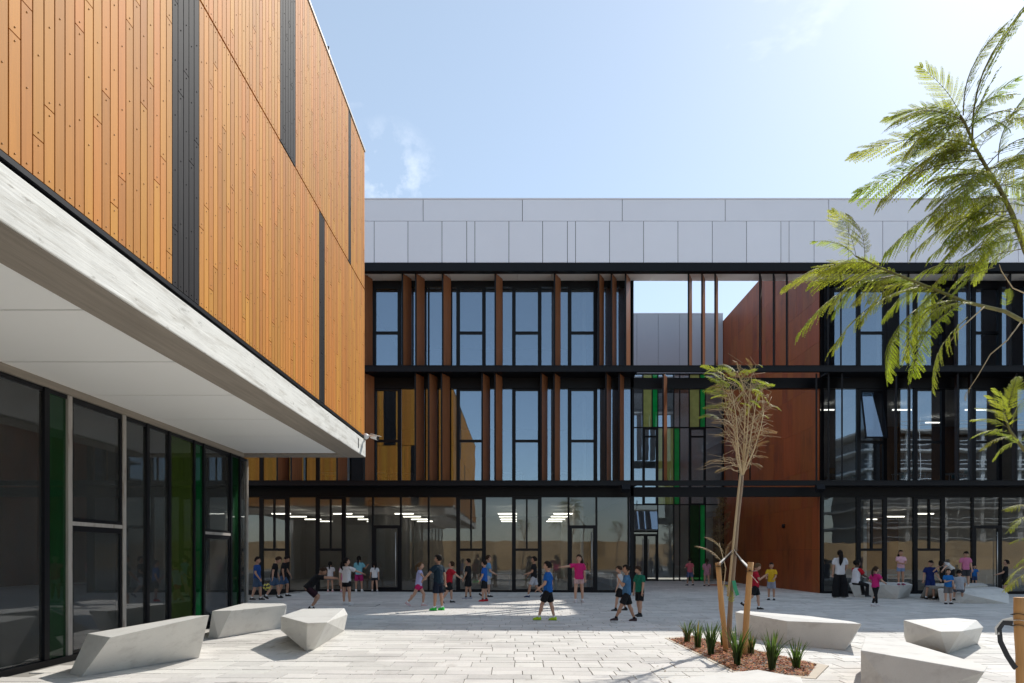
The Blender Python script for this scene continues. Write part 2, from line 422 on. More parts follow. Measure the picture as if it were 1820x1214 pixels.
BED = [P(1189,1136), P(1234,1132), P(1452,1181), P(1436,1203), P(1305,1193)]
def in_poly(x, y, poly):
    c = False; n = len(poly)
    for i in range(n):
        a, b = poly[i], poly[(i+1)%n]
        if (a.y > y) != (b.y > y) and x < (b.x-a.x)*(y-a.y)/(b.y-a.y)+a.x: c = not c
    return c
def grow(poly, d):
    c = sum((p for p in poly), Vector()) / len(poly)
    return [p + (p-c).normalized()*d for p in poly]
BED2 = grow(BED, 0.17)
rp = random.Random(3)
stones = []; cutst = []
y = 3.2
while y < 40.7:
    dy = rp.choice((0.2,0.3,0.3,0.4)) if y < 24 else 0.4
    if y+dy > 40.85: dy = 40.85-y
    x = -8.8 + rp.random()*0.4
    while x < 26.8:
        dx = rp.choice((0.3,0.4,0.5,0.6,0.6,0.8))
        x2 = min(x+dx, 26.9)
        cxm, cym = (x+x2)/2, y+dy/2
        hit = any(in_poly(a_,b_,BED2) for a_ in (x,cxm,x2) for b_ in (y,cym,y+dy))
        if hit: cutst.append((x,x2,y,y+dy))
        bad = hit or (x < -6.45 and cym < 16.4) or (cym > 28.0 and (cxm < 4.7 or cxm > 12.6))
        if not bad: stones.append((x,x2,y,y+dy))
        x = x2
    y += dy
def stone(mb, s):
    x0,x1,y0,y1 = s; g = 0.003; c = 0.004
    h = rp.uniform(-0.0025,0.0025)
    vs = [(x0+g,y0+g,-0.03+GZ(x0)),(x1-g,y0+g,-0.03+GZ(x1)),(x1-g,y1-g,-0.03+GZ(x1)),(x0+g,y1-g,-0.03+GZ(x0)),
          (x0+g+c,y0+g+c,h+GZ(x0)),(x1-g-c,y0+g+c,h+GZ(x1)),(x1-g-c,y1-g-c,h+GZ(x1)),(x0+g+c,y1-g-c,h+GZ(x0))]
    mb.add(vs, [(4,5,6,7),(0,1,5,4),(1,2,6,5),(2,3,7,6),(3,0,4,7)])
def seen(s):
    a = proj(Vector((s[0],s[2],0))); b = proj(Vector((s[1],s[3],0)))
    cx_ = (a[0]+b[0])/2
    if not (0 < cx_ < 1820 and b[1] < 1214): return 0
    return abs(b[0]-a[0])*abs(a[1]-b[1])
order = sorted(range(len(stones)), key=lambda i: -seen(stones[i]))
near = set(order[:300])
rest = MB()
for i, s in enumerate(stones):
    if i in near:
        q = MB(); stone(q, s); q.build('paver', M['paver'], paving)
    else: stone(rest, s)
def clip(poly, a, b, side):
    o = []; ex, ey = b.x-a.x, b.y-a.y
    def sd(p): return side*(ex*(p[1]-a.y)-ey*(p[0]-a.x))
    for i in range(len(poly)):
        p, q2 = poly[i], poly[(i+1)%len(poly)]; sp, sq = sd(p), sd(q2)
        if sp >= 0: o.append(p)
        if (sp > 0 and sq < 0) or (sp < 0 and sq > 0):
            t_ = sp/(sp-sq); o.append((p[0]+(q2[0]-p[0])*t_, p[1]+(q2[1]-p[1])*t_))
    return o
area = sum(BED2[i].x*BED2[(i+1)%5].y-BED2[(i+1)%5].x*BED2[i].y for i in range(5))
ori = 1 if area > 0 else -1
for (xa_,xb2,ya_,yb2) in cutst:
    cur = [(xa_+.003,ya_+.003),(xb2-.003,ya_+.003),(xb2-.003,yb2-.003),(xa_+.003,yb2-.003)]
    for i in range(5):
        a_, b_ = BED2[i], BED2[(i+1)%5]
        outp = clip(cur, a_, b_, -ori); cur = clip(cur, a_, b_, ori)
        if len(outp) > 2:
            n_ = len(outp); rest.add([(p[0],p[1],GZ(p[0])) for p in outp]+[(p[0],p[1],GZ(p[0])-.03) for p in outp], [tuple(range(n_))]+[(k_,n_+k_,n_+(k_+1)%n_,(k_+1)%n_) for k_ in range(n_)])
        if len(cur) < 3: break
tag(rest.build('pavers', M['paver'], paving), kind='stuff')

# ================================================================== the left, timber-clad building
XL, XG, Y1, Y0 = -3.62, -6.37, 16.39, -5.0
ZB, ZT, ZM = 4.38, 11.2, 7.90
LB = thing('timber_clad_building', 'building clad in orange timber boards, upper floor jutting over glazed ground floor, at left', 'building', ((XL+XG)/2-2, 8, 0))
wall = MB(); wall.box(-16, XL-0.11, Y0, Y1-0.06, ZB-0.02, ZT-0.05)
wall = wall.build('wall', M['black_board'], LB)
def blackcol(yc, tier):
    if tier == 0: return 7.16 < yc < 7.775 or 12.58 < yc < 12.90
    return 10.46 < yc < 11.24 or 14.82 < yc < 15.09
BW = 0.1225
boards = []
rb = random.Random(11)
k = 0
while Y1 - (k+1)*BW > Y0:
    ya, yb = Y1-(k+1)*BW, Y1-k*BW
    for tier, (za, zb) in enumerate(((ZB,ZM-0.012),(ZM+0.012,ZT))):
        off = ((k*5) % 8)/8*2.44 + tier*0.9 + (0.61 if k % 2 else 0)
        cuts = [za]
        z = za - 2.44 + off % 2.44
        while z < zb-0.25:
            if z > za+0.25: cuts.append(z)
            z += 2.44
        cuts.append(zb)
        for c0, c1 in zip(cuts[:-1], cuts[1:]):
            boards.append((ya, yb, c0, c1, blackcol((ya+yb)/2, tier), cuts))
    k += 1
def bsee(b):
    p = proj(Vector((XL, max(b[0],0.3), (b[2]+b[3])/2))); q = proj(Vector((XL, max(b[1],0.3), (b[2]+b[3])/2)))
    zt = proj(Vector((XL, max(b[0],0.3), b[2])))
    if b[0] < 4.6 or zt[1] < 0: return 0
    hpx = F*(b[3]-b[2])/b[0]
    return abs(q[0]-p[0])*min(hpx, zt[1])
def board(mb, b, mi=0):
    ya,yb,c0,c1 = b[:4]; g = 0.0048; t = 0.034; ch = 0.002
    x1 = XL; x0 = XL-t
    vs = [(x0,ya+g,c0+0.003),(x0,yb-g,c0+0.003),(x0,yb-g,c1-0.003),(x0,ya+g,c1-0.003),
          (x1,ya+g+ch,c0+0.003+ch),(x1,yb-g-ch,c0+0.003+ch),(x1,yb-g-ch,c1-0.003-ch),(x1,ya+g+ch,c1-0.003-ch)]
    mb.add(vs, [(4,5,6,7),(0,1,5,4),(1,2,6,5),(2,3,7,6),(3,0,4,7)], mi)
bo = sorted(range(len(boards)), key=lambda i: -bsee(boards[i]))
bnear = set(i for i in bo[:300] if bsee(boards[i]) > 0)
rest = MB(); bolts = MB()
for i, b in enumerate(boards):
    if i in bnear:
        q = MB(); board(q, b); q.build('board', M['black_board'] if b[4] else M['board'], wall)
    else: board(rest, b, 1 if b[4] else 0)
    # fixings: at the ends and every 0.6 m
    L = b[3]-b[2]; n = max(1, round(L/0.62))
    ym = (b[0]+b[1])/2
    for j in range(n+1):
        z = b[2]+0.05 + (L-0.10)*j/n
        if b[0] > 3.5:
            bolts.tube([(XL-0.002,ym,z),(XL+0.006,ym,z)], [0.0075,0.0055], n=6, mi=1 if b[4] else 0)
tag(rest.build('cladding', [M['board'],M['black_board']], wall), kind='stuff')
tag(bolts.build('bolts', [M['bolt'],M['black_board']], wall), kind='stuff')
# end wall boards, seen only in the glass opposite
end = MB(); x = XL-0.03
while x > -15.9:
    end.box(x-BW+0.0035, x-0.0035, Y1-0.03, Y1, ZB, ZM-0.012, 1 if -9.6 < x < -8.7 or -6.0 < x < -5.5 else 0)
    end.box(x-BW+0.0035, x-0.0035, Y1-0.03, Y1, ZM+0.012, ZT, 1 if -7.6 < x < -6.9 else 0)
    x -= BW
tag(end.build('end_cladding', [M['board'],M['black_board']], wall), kind='stuff')
q = MB(); q.box(-16.05, XL+0.02, Y0, Y1+0.02, ZT+0.004, ZT+0.055); q.build('coping', M['alu'], LB)
q = MB(); q.tube([(XL-0.05, 13.4, ZT+0.05),(XL-0.05,13.4,ZT+0.30)], 0.025); q.build('roof_vent', M['steel'], LB)
q = MB(); q.box(-15.9, XL-0.035, Y0, Y1-0.035, ZB-0.10, ZB-0.02); q.build('shadow_gap', M['steel'], LB)
q = MB(); q.box(XL-0.02, XL+0.012, Y0, Y1, ZB-0.055, ZB-0.012); q.build('flashing', M['steel'], LB)
# concrete edge beam
ZS = 3.87
beam = MB(); beam.box(XL-0.50, XL+0.02, Y0, Y1+0.02, ZS, ZB-0.10)
cb = beam.build('concrete_beam', M['concrete'], LB); bevel(cb, 0.012)
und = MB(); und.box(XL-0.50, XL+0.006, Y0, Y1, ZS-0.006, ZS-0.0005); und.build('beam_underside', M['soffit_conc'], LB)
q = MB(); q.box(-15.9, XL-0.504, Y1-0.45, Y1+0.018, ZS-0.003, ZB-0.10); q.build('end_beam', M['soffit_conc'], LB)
q = MB(); q.box(XL+0.0205, XL+0.026, 15.62, 15.68, 3.98, 4.2); q.build('weep_slot', M['steel'], LB)
# soffit panels, joints run across
ys = [15.93, 13.65, 11.93, 10.14, 8.39, 6.61, 4.85, 3.1, 1.35, -0.4, -5.0]
for a, b in zip(ys[:-1], ys[1:]):
    q = MB(); q.box(XG+0.05, XL-0.505, b+0.012, a-0.012, ZS+0.03, ZS+0.05); q.build('soffit_panel', M['soffit'], LB)
q = MB(); q.box(-15.8, XL-0.51, Y0, Y1-0.5, ZS+0.056, ZB-0.12); q.build('floor_slab', M['black_board'], LB)
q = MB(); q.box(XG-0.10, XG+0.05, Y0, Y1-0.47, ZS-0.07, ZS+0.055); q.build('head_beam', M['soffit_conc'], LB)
# glazing along the left
def LY(px): return -XG*F/(CX-px)
ZH = ZS-0.075
mull = [(LY(80)-0.0,0.10,'frame'), (LY(121.5),0.09,'alu'), (LY(218.5),0.09,'alu'), (LY(261),0.08,'frame'), (LY(300),0.08,'frame'),
        (LY(344),0.06,'frame'), (LY(361),0.07,'frame'), (LY(409.5),0.09,'frame'), (LY(425.5),0.07,'frame'), (Y1-0.20,0.05,'alu')]
for yy in (6.2, 3.8, 1.4, -1.0, -3.4): mull.insert(0, (yy,0.10,'frame'))
mull.sort()
for yy, w, mm in mull:
    q = MB(); q.box(XG-0.10, XG+0.03, yy-w/2, yy+w/2, 0.10, ZH); q.build('mullion', M[mm], LB)
kinds = ['glass_left','glass_left','glass_left','glass_left','glass_left','glass_green','win','glass_left','glass_left','glass_olive','glass_leaf','win','glass_green','glass_left']
for (a, b, kd) in zip(mull[:-1], mull[1:], kinds):
    ya, yb = a[0]+a[1]/2, b[0]-b[1]/2
    if kd == 'win':
        w = thing('window', None, None, (XG, (ya+yb)/2, 0.1)); WLp = WL[w.name]; w.parent = LB; w.location = WLp - WL[LB.name]
        zt = 1.98
        q = MB(); e = 0.05
        for (z0,z1) in ((0.10,zt-0.03),(zt+0.03,ZH)):
            q.box(XG-0.07,XG+0.012,ya,ya+e,z0,z1); q.box(XG-0.07,XG+0.012,yb-e,yb,z0,z1)
            q.box(XG-0.07,XG+0.012,ya+e,yb-e,z0,z0+e); q.box(XG-0.07,XG+0.012,ya+e,yb-e,z1-e-0.03,z1)
        q.build('frame', M['frame'], w)
        q = MB(); q.box(XG-0.08,XG+0.025,ya,yb,zt-0.028,zt+0.028); q.build('transom', M['alu'], w)
        for (z0,z1) in ((0.15,zt-0.08),(zt+0.08,ZH-0.08)):
            q = MB(); q.box(XG-0.02,XG-0.008,ya+e,yb-e,z0,z1); q.build('glass_pane', M['glass_left'], w)
    else:
        q = MB(); q.box(XG-0.02,XG-0.008,ya,yb,0.10,ZH-0.05); q.build('glass_pane', M[kd], LB)
        q = MB(); q.box(XG-0.06,XG+0.012,ya,yb,ZH-0.055,ZH); q.build('head_rail', M['frame'], LB)
q = MB(); q.box(XG-0.12,XG+0.05,Y0,Y1-0.17,GZ(XG)-0.03,0.10); q.build('sill', M['frame'], LB)
# end glazing return and the room behind
q = MB(); q.box(-13.0,XG-0.06,Y1-0.20,Y1-0.185,0.10,ZH); q.build('glass_pane', M['glass_left'], LB)
q = MB(); q.box(-15.8,XG-0.13,Y0,Y1-0.22,-0.02,0.03); q.build('floor', M['inner_floor'], LB)
q = MB(); q.box(-13.2,-13.0,Y0,6.5,0.03,ZH); q.box(-13.2,-13.0,13.8,Y1-0.22,0.03,ZH); q.box(-13.2,-13.0,6.5,13.8,0.03,0.9); q.box(-13.2,-13.0,6.5,13.8,3.2,ZH); q.build('interior_wall', M['inner_wall'], LB)  # opening added in the far wall so daylight brightens the room
q = MB(); q.box(-13.0,-8.8,5.0,5.2,0.03,ZH); q.build('interior_wall', M['white'], LB)
q = MB(); q.box(-12.9,-10.2,15.0,15.2,0.03,ZH); q.build('interior_wall', M['inner_wood'], LB)
for yy in (9.6, 12.6, 15.4):
    q = MB(); q.tube([(-7.6,yy,0.03),(-7.6,yy,ZH)], 0.17, n=20); q.build('column', M['soffit_conc'], LB)

# ================================================================== the school building across the court
YB, YG, YR = 27.1, 28.1, 41.0
XW, XE, XS = -19.0, 34.0, 12.5      # left end, right end, the rust side wall
XLW = 4.86                          # right end of the left wing
SB = thing('school_building', 'long three-storey school with grey panel parapet, black steel frame and glass, across the court', 'building', (4, YG, 0))
def part(name, m, *boxes, parent=SB):
    q = MB()
    for b in boxes: q.box(*b)
    return q.build(name, m, parent)
def zb(py): return ZA(py, YB)
def zg(py): return ZA(py, YG)
# parapet: two rows of grey panels
zp0, zp1, zp2 = zb(466.5), zb(393), zb(353.5)
part('parapet_backing', M['steel'], (XW, XE, YB+0.035, YB+0.9, zp0-0.02, zp2-0.02))
xs_up = [XA(p, YB) for p in (222,399,575,752,928.5,1106,1289,1473,1657,1840,2020,2200,2380)]
xs_lo = [XA(p, YB) for p in (60,104,119,180,240,300,344,360,420,480,541,601,665,725,785.5,829.5,844,904.5,964.5,1008.5,1023,1083.5,1144,1205,1266,1327,1388,1402.5,1447,1508,1569,1613.5,1628,1688,1749,1810,1870,1930,1990,2050,2110,2170,2230,2290,2350)]
for xs, z0, z1 in ((xs_up, zp1+0.008, zp2-0.02), (xs_lo, zp0, zp1-0.008)):
    for a, b in zip(xs[:-1], xs[1:]):
        if b-a < 0.05 or a > XE-0.5: continue
        part('parapet_panel', M['panel'], (a+0.011, b-0.011, YB, YB+0.03, z0, z1))
part('coping', M['panel'], (XW, XE, YB-0.03, YB+0.92, zp2-0.014, zp2+0.022))
# top beam and its soffit
zt0, zt1 = zb(482), zb(468)
part('top_beam', M['steel'], (XW, XE, YB-0.05, YB+0.18, zt0, zt1-0.002))
part('top_beam_flange', M['steel'], (XW, XE, YB-0.10, YB+0.2, zt0-0.03, zt0-0.004))
xs_s = [XA(p, 27.6) for p in range(20, 2400, 60)]
for a, b in zip(xs_s[:-1], xs_s[1:]):
    if a > XE-1: break
    part('soffit_panel', M['soffit'], (a+0.006, b-0.006, YB+0.205, YG-0.02, zt0+0.004, zt0+0.03))
# floor edges: front rails, walkway plates, slab-edge beams
for (f0, f1, s0, s1, nm) in ((863,855,882,866,'first'),(661,651,690,672,'second')):
    z0, z1 = zb(f0), zb(f1)
    part('front_beam', M['steel'], (XW, XE, YB-0.05, YB+0.10, z0, z1))
    part('beam_flange', M['steel'], (XW, XE, YB-0.07, YB+0.14, z1+0.002, z1+0.022))
    for (xa, xb_) in ((XW, XLW),(XS+0.02, XE)):
        part('walkway', M['steel'], (xa, xb_, YB+0.102, YG-0.06, z0+0.02, z0+0.06))
    part('edge_beam', M['steel'], (XW, XE, YG-0.05, YG+0.15, zg(s0), zg(s1)))
    part('beam_flange', M['steel'], (XW, XE, YG-0.12, YG+0.15, zg(s0)-0.025, zg(s0)-0.002))
# roofs and floors of the wings (solid, they cast the court's shade)
DW = 46.0
for (xa, xb_) in ((XW, XLW-0.02),(XS+0.06, XE)):
    part('roof', M['panel'], (xa, xb_, YG-0.015, DW, zt0+0.035, zp2-0.05))
    part('floor_slab', M['ceiling'], (xa, xb_, YG+0.152, DW, zg(882)+0.02, zg(866)))
    part('floor_slab', M['ceiling'], (xa, xb_, YG+0.152, DW, zg(690)+0.02, zg(672)))
    part('ground_floor', M['inner_floor'], (xa, xb_, YG+0.08, DW, -0.17, 0.0))
part('rear_wall', M['inner_wall'], (XW, XLW-0.03, DW, DW+0.3, 0, zt0), (XS+0.07, XE, DW, DW+0.3, 0, zt0))
part('side_wall', M['panel'], (XLW-0.16, XLW-0.01, YG+0.20, DW, 0, zp2-0.06))
part('end_wall', M['panel'], (XW-0.3, XW-0.004, YB+0.2, DW, 0, zp2), (XE+0.004, XE+0.3, YB+0.2, DW, 0, zp2))
# rooms: partitions, so that every bay reads
for fl, (z0, z1) in enumerate(((0.005, zg(882)+0.015),(zg(866)+0.004, zg(690)+0.015),(zg(672)+0.004, zt0+0.03))):
    for xx in (-13.5,-6.6,2.9,15.6,24.3):
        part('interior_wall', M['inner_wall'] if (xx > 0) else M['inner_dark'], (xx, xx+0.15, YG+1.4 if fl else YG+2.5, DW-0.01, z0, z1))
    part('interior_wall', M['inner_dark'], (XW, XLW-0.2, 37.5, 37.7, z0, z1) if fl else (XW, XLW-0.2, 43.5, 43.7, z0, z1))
    part('interior_wall', M['inner_wood'], (XS+0.1, XE, 36.6, 36.8, z0, z1) if fl else (XS+0.1, XE, 43.3, 43.5, z0, z1))
lampm = None
def lamp(x, y, z, L=0.95, w=0.06):
    global lampm
    if lampm is None:
        lampm = part('ceiling_light', M['lamp'], (x-L/2, x+L/2, y-w/2, y+w/2, z-0.05, z))
    else: share(lampm, 'ceiling_light', (x, y, z-0.05), SB)
for yy in (34.4, 37.0, 39.8, 42.2):
    for xx in (-11.8, -8.7, -5.6, -0.4, 2.4, 16.2, 20.6): lamp(xx, yy, 3.62)
for yy in (31.0, 34.0):
    for xx in (14.0,17.6,20.9): lamp(xx, yy, zg(690)-0.25)
# ---- curtain walls
def mullion(x, z0, z1, w=0.055, d0=-0.05, d1=0.10, y=YG, name='mullion', m='frame'):
    part(name, M[m], (x-w/2, x+w/2, y+d0, y+d1, z0, z1))
def pane(x0, x1, z0, z1, y=YG, g='glass', parent=SB):
    return part('glass_pane', M[g], (x0, x1, y+0.0, y+0.014, z0, z1), parent=parent)
def subthing(name, loc):
    e = bpy.data.objects.new(name, None); COL.objects.link(e); place(e, loc, SB); return e
def window(x0, x1, z0, z1, zt, y=YG, g='glass', e=0.085, split=False, low='pane'):
    """opening light with a heavy frame; zt = transom height"""
    w = subthing('window', ((x0+x1)/2, y, z0))
    q = MB(); ya, yb_ = y-0.06, y+0.06
    q.box(x0,x0+e,ya,yb_,z0,z1); q.box(x1-e,x1,ya,yb_,z0,z1); q.box(x0+e,x1-e,ya,yb_,z1-e,z1); q.box(x0+e,x1-e,ya,yb_,zt-0.05,zt+0.05)
    q.box(x0+e,x1-e,ya,yb_,z0,z0+0.04)
    if split: q.box((x0+x1)/2-0.035,(x0+x1)/2+0.035,ya,yb_,zt+0.05,z1-e)
    q.build('frame', M['frame'], w)
    if split:
        xm = (x0+x1)/2
        pane(x0+e, xm-0.035, zt+0.05, z1-e, y, g, w); pane(xm+0.035, x1-e, zt+0.05, z1-e, y, g, w)
    else: pane(x0+e, x1-e, zt+0.05, z1-e, y, g, w)
    pane(x0+e, x1-e, z0+0.04, zt-0.05, y, g, w)
    return w
def door(x0, x1, z0, zd, z1, y=YG, g='glass_low', hand='r'):
    d = subthing('door', ((x0+x1)/2, y, z0))
    q = MB(); e = 0.10; ya, yb_ = y-0.05, y+0.05
    q.box(x0,x0+e,ya,yb_,z0,zd); q.box(x1-e,x1,ya,yb_,z0,zd); q.box(x0+e,x1-e,ya,yb_,zd-e,zd); q.box(x0+e,x1-e,ya,yb_,z0,z0+0.12)
    q.build('frame', M['frame'], d)
    pane(x0+e, x1-e, z0+0.12, zd-e, y, g, d)
    hx = x1-0.16 if hand == 'r' else x0+0.16
    q = MB(); q.tube([(hx,y-0.11,z0+0.18),(hx,y-0.11,zd-0.25)], 0.018, n=8); q.box(hx-0.01,hx+0.01,y-0.11,y-0.05,z0+0.3,z0+0.33); q.box(hx-0.01,hx+0.01,y-0.11,y-0.05,zd-0.40,zd-0.37)
    q.build('handle', M['handle'], d)
    pane(x0, x1, zd+0.03, z1, y, g)
    part('transom', M['frame'], (x0, x1, y-0.055, y+0.06, zd+0.001, zd+0.029))
GF0, GF1 = 0.0, zg(884)
def bay(px): return XA(px, YG)
def run(pxs, kinds, z0, z1, zt, g):
    for i, p in enumerate(pxs): mullion(bay(p), z0, z1, 0.075 if z0 < 1 else 0.065)
    for a, b, k in zip(pxs[:-1], pxs[1:], kinds):
        h = 0.0375 if z0 < 1 else 0.0325
        x0, x1 = bay(a)+h, bay(b)-h
        if k == 'w': window(x0, x1, z0, z1, zt, g=g, split=(z0 < 1))
        elif k == 'd': door(x0, x1, z0, zg(935), z1)
        else: pane(x0, x1, z0, z1, g=g)
gpx = [117,167,216,265,314,364,413.5,463,512.5,563,613,663,712.5,762,812.5,862,911.5,961,1010.5,1060,1117]
part('sill', M['frame'], (XW, XLW, YG-0.07, YG+0.10, -0.14, 0.075))
part('sill', M['frame'], (XS+0.05, XE, YG-0.07, YG+0.10, -0.20, 0.03))
part('head', M['frame'], (XW, XLW, YG-0.06, YG+0.10, GF1, zg(882)-0.026), (XS+0.05, XE, YG-0.06, YG+0.10, GF1, zg(882)-0.026))
run(gpx, ['p','p','w','p','w','p','p','w','p','w','p','d','p','p','w','p','w','p','d','p'], 0.076, GF1, zg(977), 'glass_low')
rpx = [1462,1523.5,1574,1624.5,1677,1728,1778,1828,1878,1928,1978,2028,2078]
run(rpx, ['p','w','p','w','p','d','p','w','p','w','p','p'], 0.031, GF1, zg(977), 'glass_low')
f1a, f1b = zg(866)+0.002, zg(690)-0.026
upx = [117,167,216,265,314,364,413.5,463,512.5,563,613,663.5,712,762,812.5,862,911.5,961,1010.5,1060,1122]
run(upx, ['p','w','p','w','p','w','p','w','p','w','p','w','p','p','w','p','w','p','w','p'], f1a, f1b, zg(784), 'glass')
run(rpx, ['p','O','p','w','p','w','p','w','p','w','p','w'], f1a, f1b, zg(786), 'glass')
f2a, f2b = zg(672)+0.002, zt0+0.003
run(upx, ['p','w','p','w','p','w','p','w','p','w','p','w','p','p','w','p','w','p','w','p'], f2a, f2b-0.25, zg(592), 'glass')
run(rpx, ['p','w','p','w','p','w','p','w','p','w','p','w'], f2a, f2b-0.25, zg(592), 'glass')
part('head', M['frame'], (XW, XLW, YG-0.06, YG+0.10, f2b-0.249, f2b), (XS+0.05, XE, YG-0.06, YG+0.10, f2b-0.249, f2b))
# the one window standing open (top-hung, tilted out)
x0, x1 = bay(1523.5)+0.0325, bay(1574)-0.0325
w = subthing('open_window', ((x0+x1)/2, YG, f1a)); w['label'] = 'window sash tilted open'
e = 0.085; zt = zg(786); q = MB(); ya, yb_ = YG-0.06, YG+0.06
q.box(x0,x0+e,ya,yb_,f1a,f1b); q.box(x1-e,x1,ya,yb_,f1a,f1b); q.box(x0+e,x1-e,ya,yb_,f1b-e,f1b); q.box(x0+e,x1-e,ya,yb_,zt-0.05,zt+0.05)
q.build('frame', M['frame'], w); pane(x0+e,x1-e,f1a+0.02,zt-0.05,YG,'glass',w)
def tilt(q, piv, ang, axis='X'):
    Mx = Matrix.Translation(piv) @ Matrix.Rotation(ang,4,axis) @ Matrix.Translation(-Vector(piv))
    q.v = [tuple(Mx @ Vector(v)) for v in q.v]; return q
q = MB(); s = 0.05; a0,a1,b0,b1 = x0+e+0.01,x1-e-0.01,zt+0.06,f1b-e-0.01
q.box(a0,a0+s,YG-0.03,YG+0.03,b0,b1); q.box(a1-s,a1,YG-0.03,YG+0.03,b0,b1); q.box(a0+s,a1-s,YG-0.03,YG+0.03,b1-s,b1); q.box(a0+s,a1-s,YG-0.03,YG+0.03,b0,b0+s)
tilt(q, (x0,YG,b1), R(-12)).build('sash', M['frame'], w)
q = MB(); q.box(a0+s,a1-s,YG-0.006,YG+0.006,b0+s,b1-s); tilt(q, (x0,YG,b1), R(-12)).build('glass_pane', M['glass'], w)
# end posts
mullion(XLW-0.06, 0.0, zt0, 0.12, -0.05, 0.12, name='end_post', m='steel')
mullion(XS+0.09, -0.05, zt0, 0.07, -0.10, -0.045, name='end_post', m='steel')
# ---- fins
fin0 = {}
def fin(px, fl, m='fin', ang=25, L=0.62):
    z0, z1 = (zb(651)+0.03, zb(482)-0.03) if fl == 2 else (zb(855)+0.03, zb(661)-0.02)
    x = XA(px, YB-0.0)
    key = (fl, m, ang)
    wl_ = Vector((x, YB+0.16, z0))
    if key not in fin0:
        q = MB(); c = math.cos(R(ang)); s_ = math.sin(R(ang)); t = 0.028
        d = Vector((s_, c, 0)); nn = Vector((c, -s_, 0)); h = (z1-z0)
        q.obox(Vector((0,0,h/2)) + d*(L/2), nn*t, d*(L/2-0.012), Vector((0,0,h/2)), 0)
        q.obox(Vector((0,0,h/2)) + d*0.004, nn*(t+0.003), d*0.012, Vector((0,0,h/2)), 1)
        q.tube([d*(L*0.5)+Vector((0,0,-0.05)), d*(L*0.5)+Vector((0,0,h+0.05))], 0.02, n=6, mi=1)
        me = q.mesh('fin', [M[m], M['steel']])
        fin0[key] = me
    o = bpy.data.objects.new('fin', fin0[key]); COL.objects.link(o); place(o, wl_, SB)
for p in (600,643,714,738,786,880,986,1065,1088,1113,1225.5,1249.5,1273): fin(p, 2)
for p in (1353,1377.5,1401,1475,1498,1619,1706,1728,1801,1850,1900): fin(p, 2, 'dark_fin')
for p in (395,490,515,597,646,737,761,784,856.5,879.5,962,985,1078,1101.5,1180): fin(p, 1)
for p in (1454,1476,1500,1597,1621,1707,1731,1812,1836,1890): fin(p, 1, 'dark_fin')
# the opening's right-hand boards and rust side wall
rw = random.Random(5)
rz = [0.0, 1.75, 3.55, 5.1, 6.9, 8.55, 10.3, 12.1, 13.9, zp2-0.06]
part('rust_wall_backing', M['steel'], (XS+0.012, XS+0.055, YG-0.02, YR+0.3, -0.08, zp2-0.05))
for r, (z0, z1) in enumerate(zip(rz[:-1], rz[1:])):
    y = YG-0.04
    while y < YR+0.28:
        d = rw.choice((0.62,0.62,1.25,1.25,1.25))
        if y == YG-0.04: d *= rw.uniform(0.4,1.0)
        y2 = min(y+d, YR+0.3)
        part('wall_panel', M['rust'], (XS-0.012, XS+0.010, y+0.004, y2-0.004, (z0 if r else -0.08)+0.004, z1-0.004))
        y = y2
q = MB(); q.tube([(XS-0.012,YB+4.6,2.86),(XS-0.10,YB+4.6,2.86)],[0.10,0.09],n=14); q.build('wall_lamp', M['steel'], SB)
# ---- stair hall at the back of the recess
def xr(px): return XA(px, YR)
def zr(py): return ZA(py, YR)
part('hall_panel_backing', M['steel'], (XLW+0.01, XS-0.02, YR+0.04, YR+0.5, zr(664), zr(557)-0.02))
hx = [XLW+0.02, xr(1092), xr(1132), xr(1170), xr(1208), xr(1246), XS-0.03]
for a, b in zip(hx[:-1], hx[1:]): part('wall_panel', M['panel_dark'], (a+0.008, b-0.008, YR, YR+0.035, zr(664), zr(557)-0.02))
part('coping', M['panel'], (XLW, XS-0.02, YR-0.02, YR+0.52, zr(557)-0.015, zr(557)+0.02))
part('hall_roof', M['panel'], (XLW, XS+0.05, YR+0.505, YR+1.4, zr(600), zr(570)), (XLW, XS+0.05, DW-0.6, DW, zr(600), zr(570)))  # roof split by an added opening so sky lights the hall's rear wall
part('interior_wall', M['white'], (XLW, XS, DW-0.4, DW-0.2, 0, zr(570)))
for zz in (zr(866), zr(672)): part('floor_slab', M['ceiling'], (XLW, XS-0.02, YR+0.9, YR+2.4, zz-0.35, zz))
# stair flight seen through the coloured glass
q = MB()
q.add([(5.2,YR+1.6,4.6),(9.6,YR+1.6,7.9),(9.6,YR+1.6,8.25),(5.2,YR+1.6,4.95),(5.2,YR+3.0,4.6),(9.6,YR+3.0,7.9),(9.6,YR+3.0,8.25),(5.2,YR+3.0,4.95)],
      [(0,1,2,3),(7,6,5,4),(0,4,5,1),(3,2,6,7),(1,5,6,2),(0,3,7,4)])
q.build('stair_flight', M['white'], SB)
zc = [zr(1033)+0.02, zr(897), zr(760), zr(664)-0.03]
cols = [1090,1126,1142.5,1159,1169,1197.5,1208,1225,1243.5,1253.5]
row3 = ['p','p','olive','leaf','w','p','p','olive','leaf','p']
row2 = ['p','p','wA','wB','olive','leaf','p','wA','wB','p']
row1 = ['p','p','p','p','p','p','p','green','leaf','p']
cx = [xr(c) for c in cols] + [XS-0.03]
gm = {'p':'glass_low','olive':'hall_olive','leaf':'hall_leaf','green':'glass_green','w':'glass_low'}
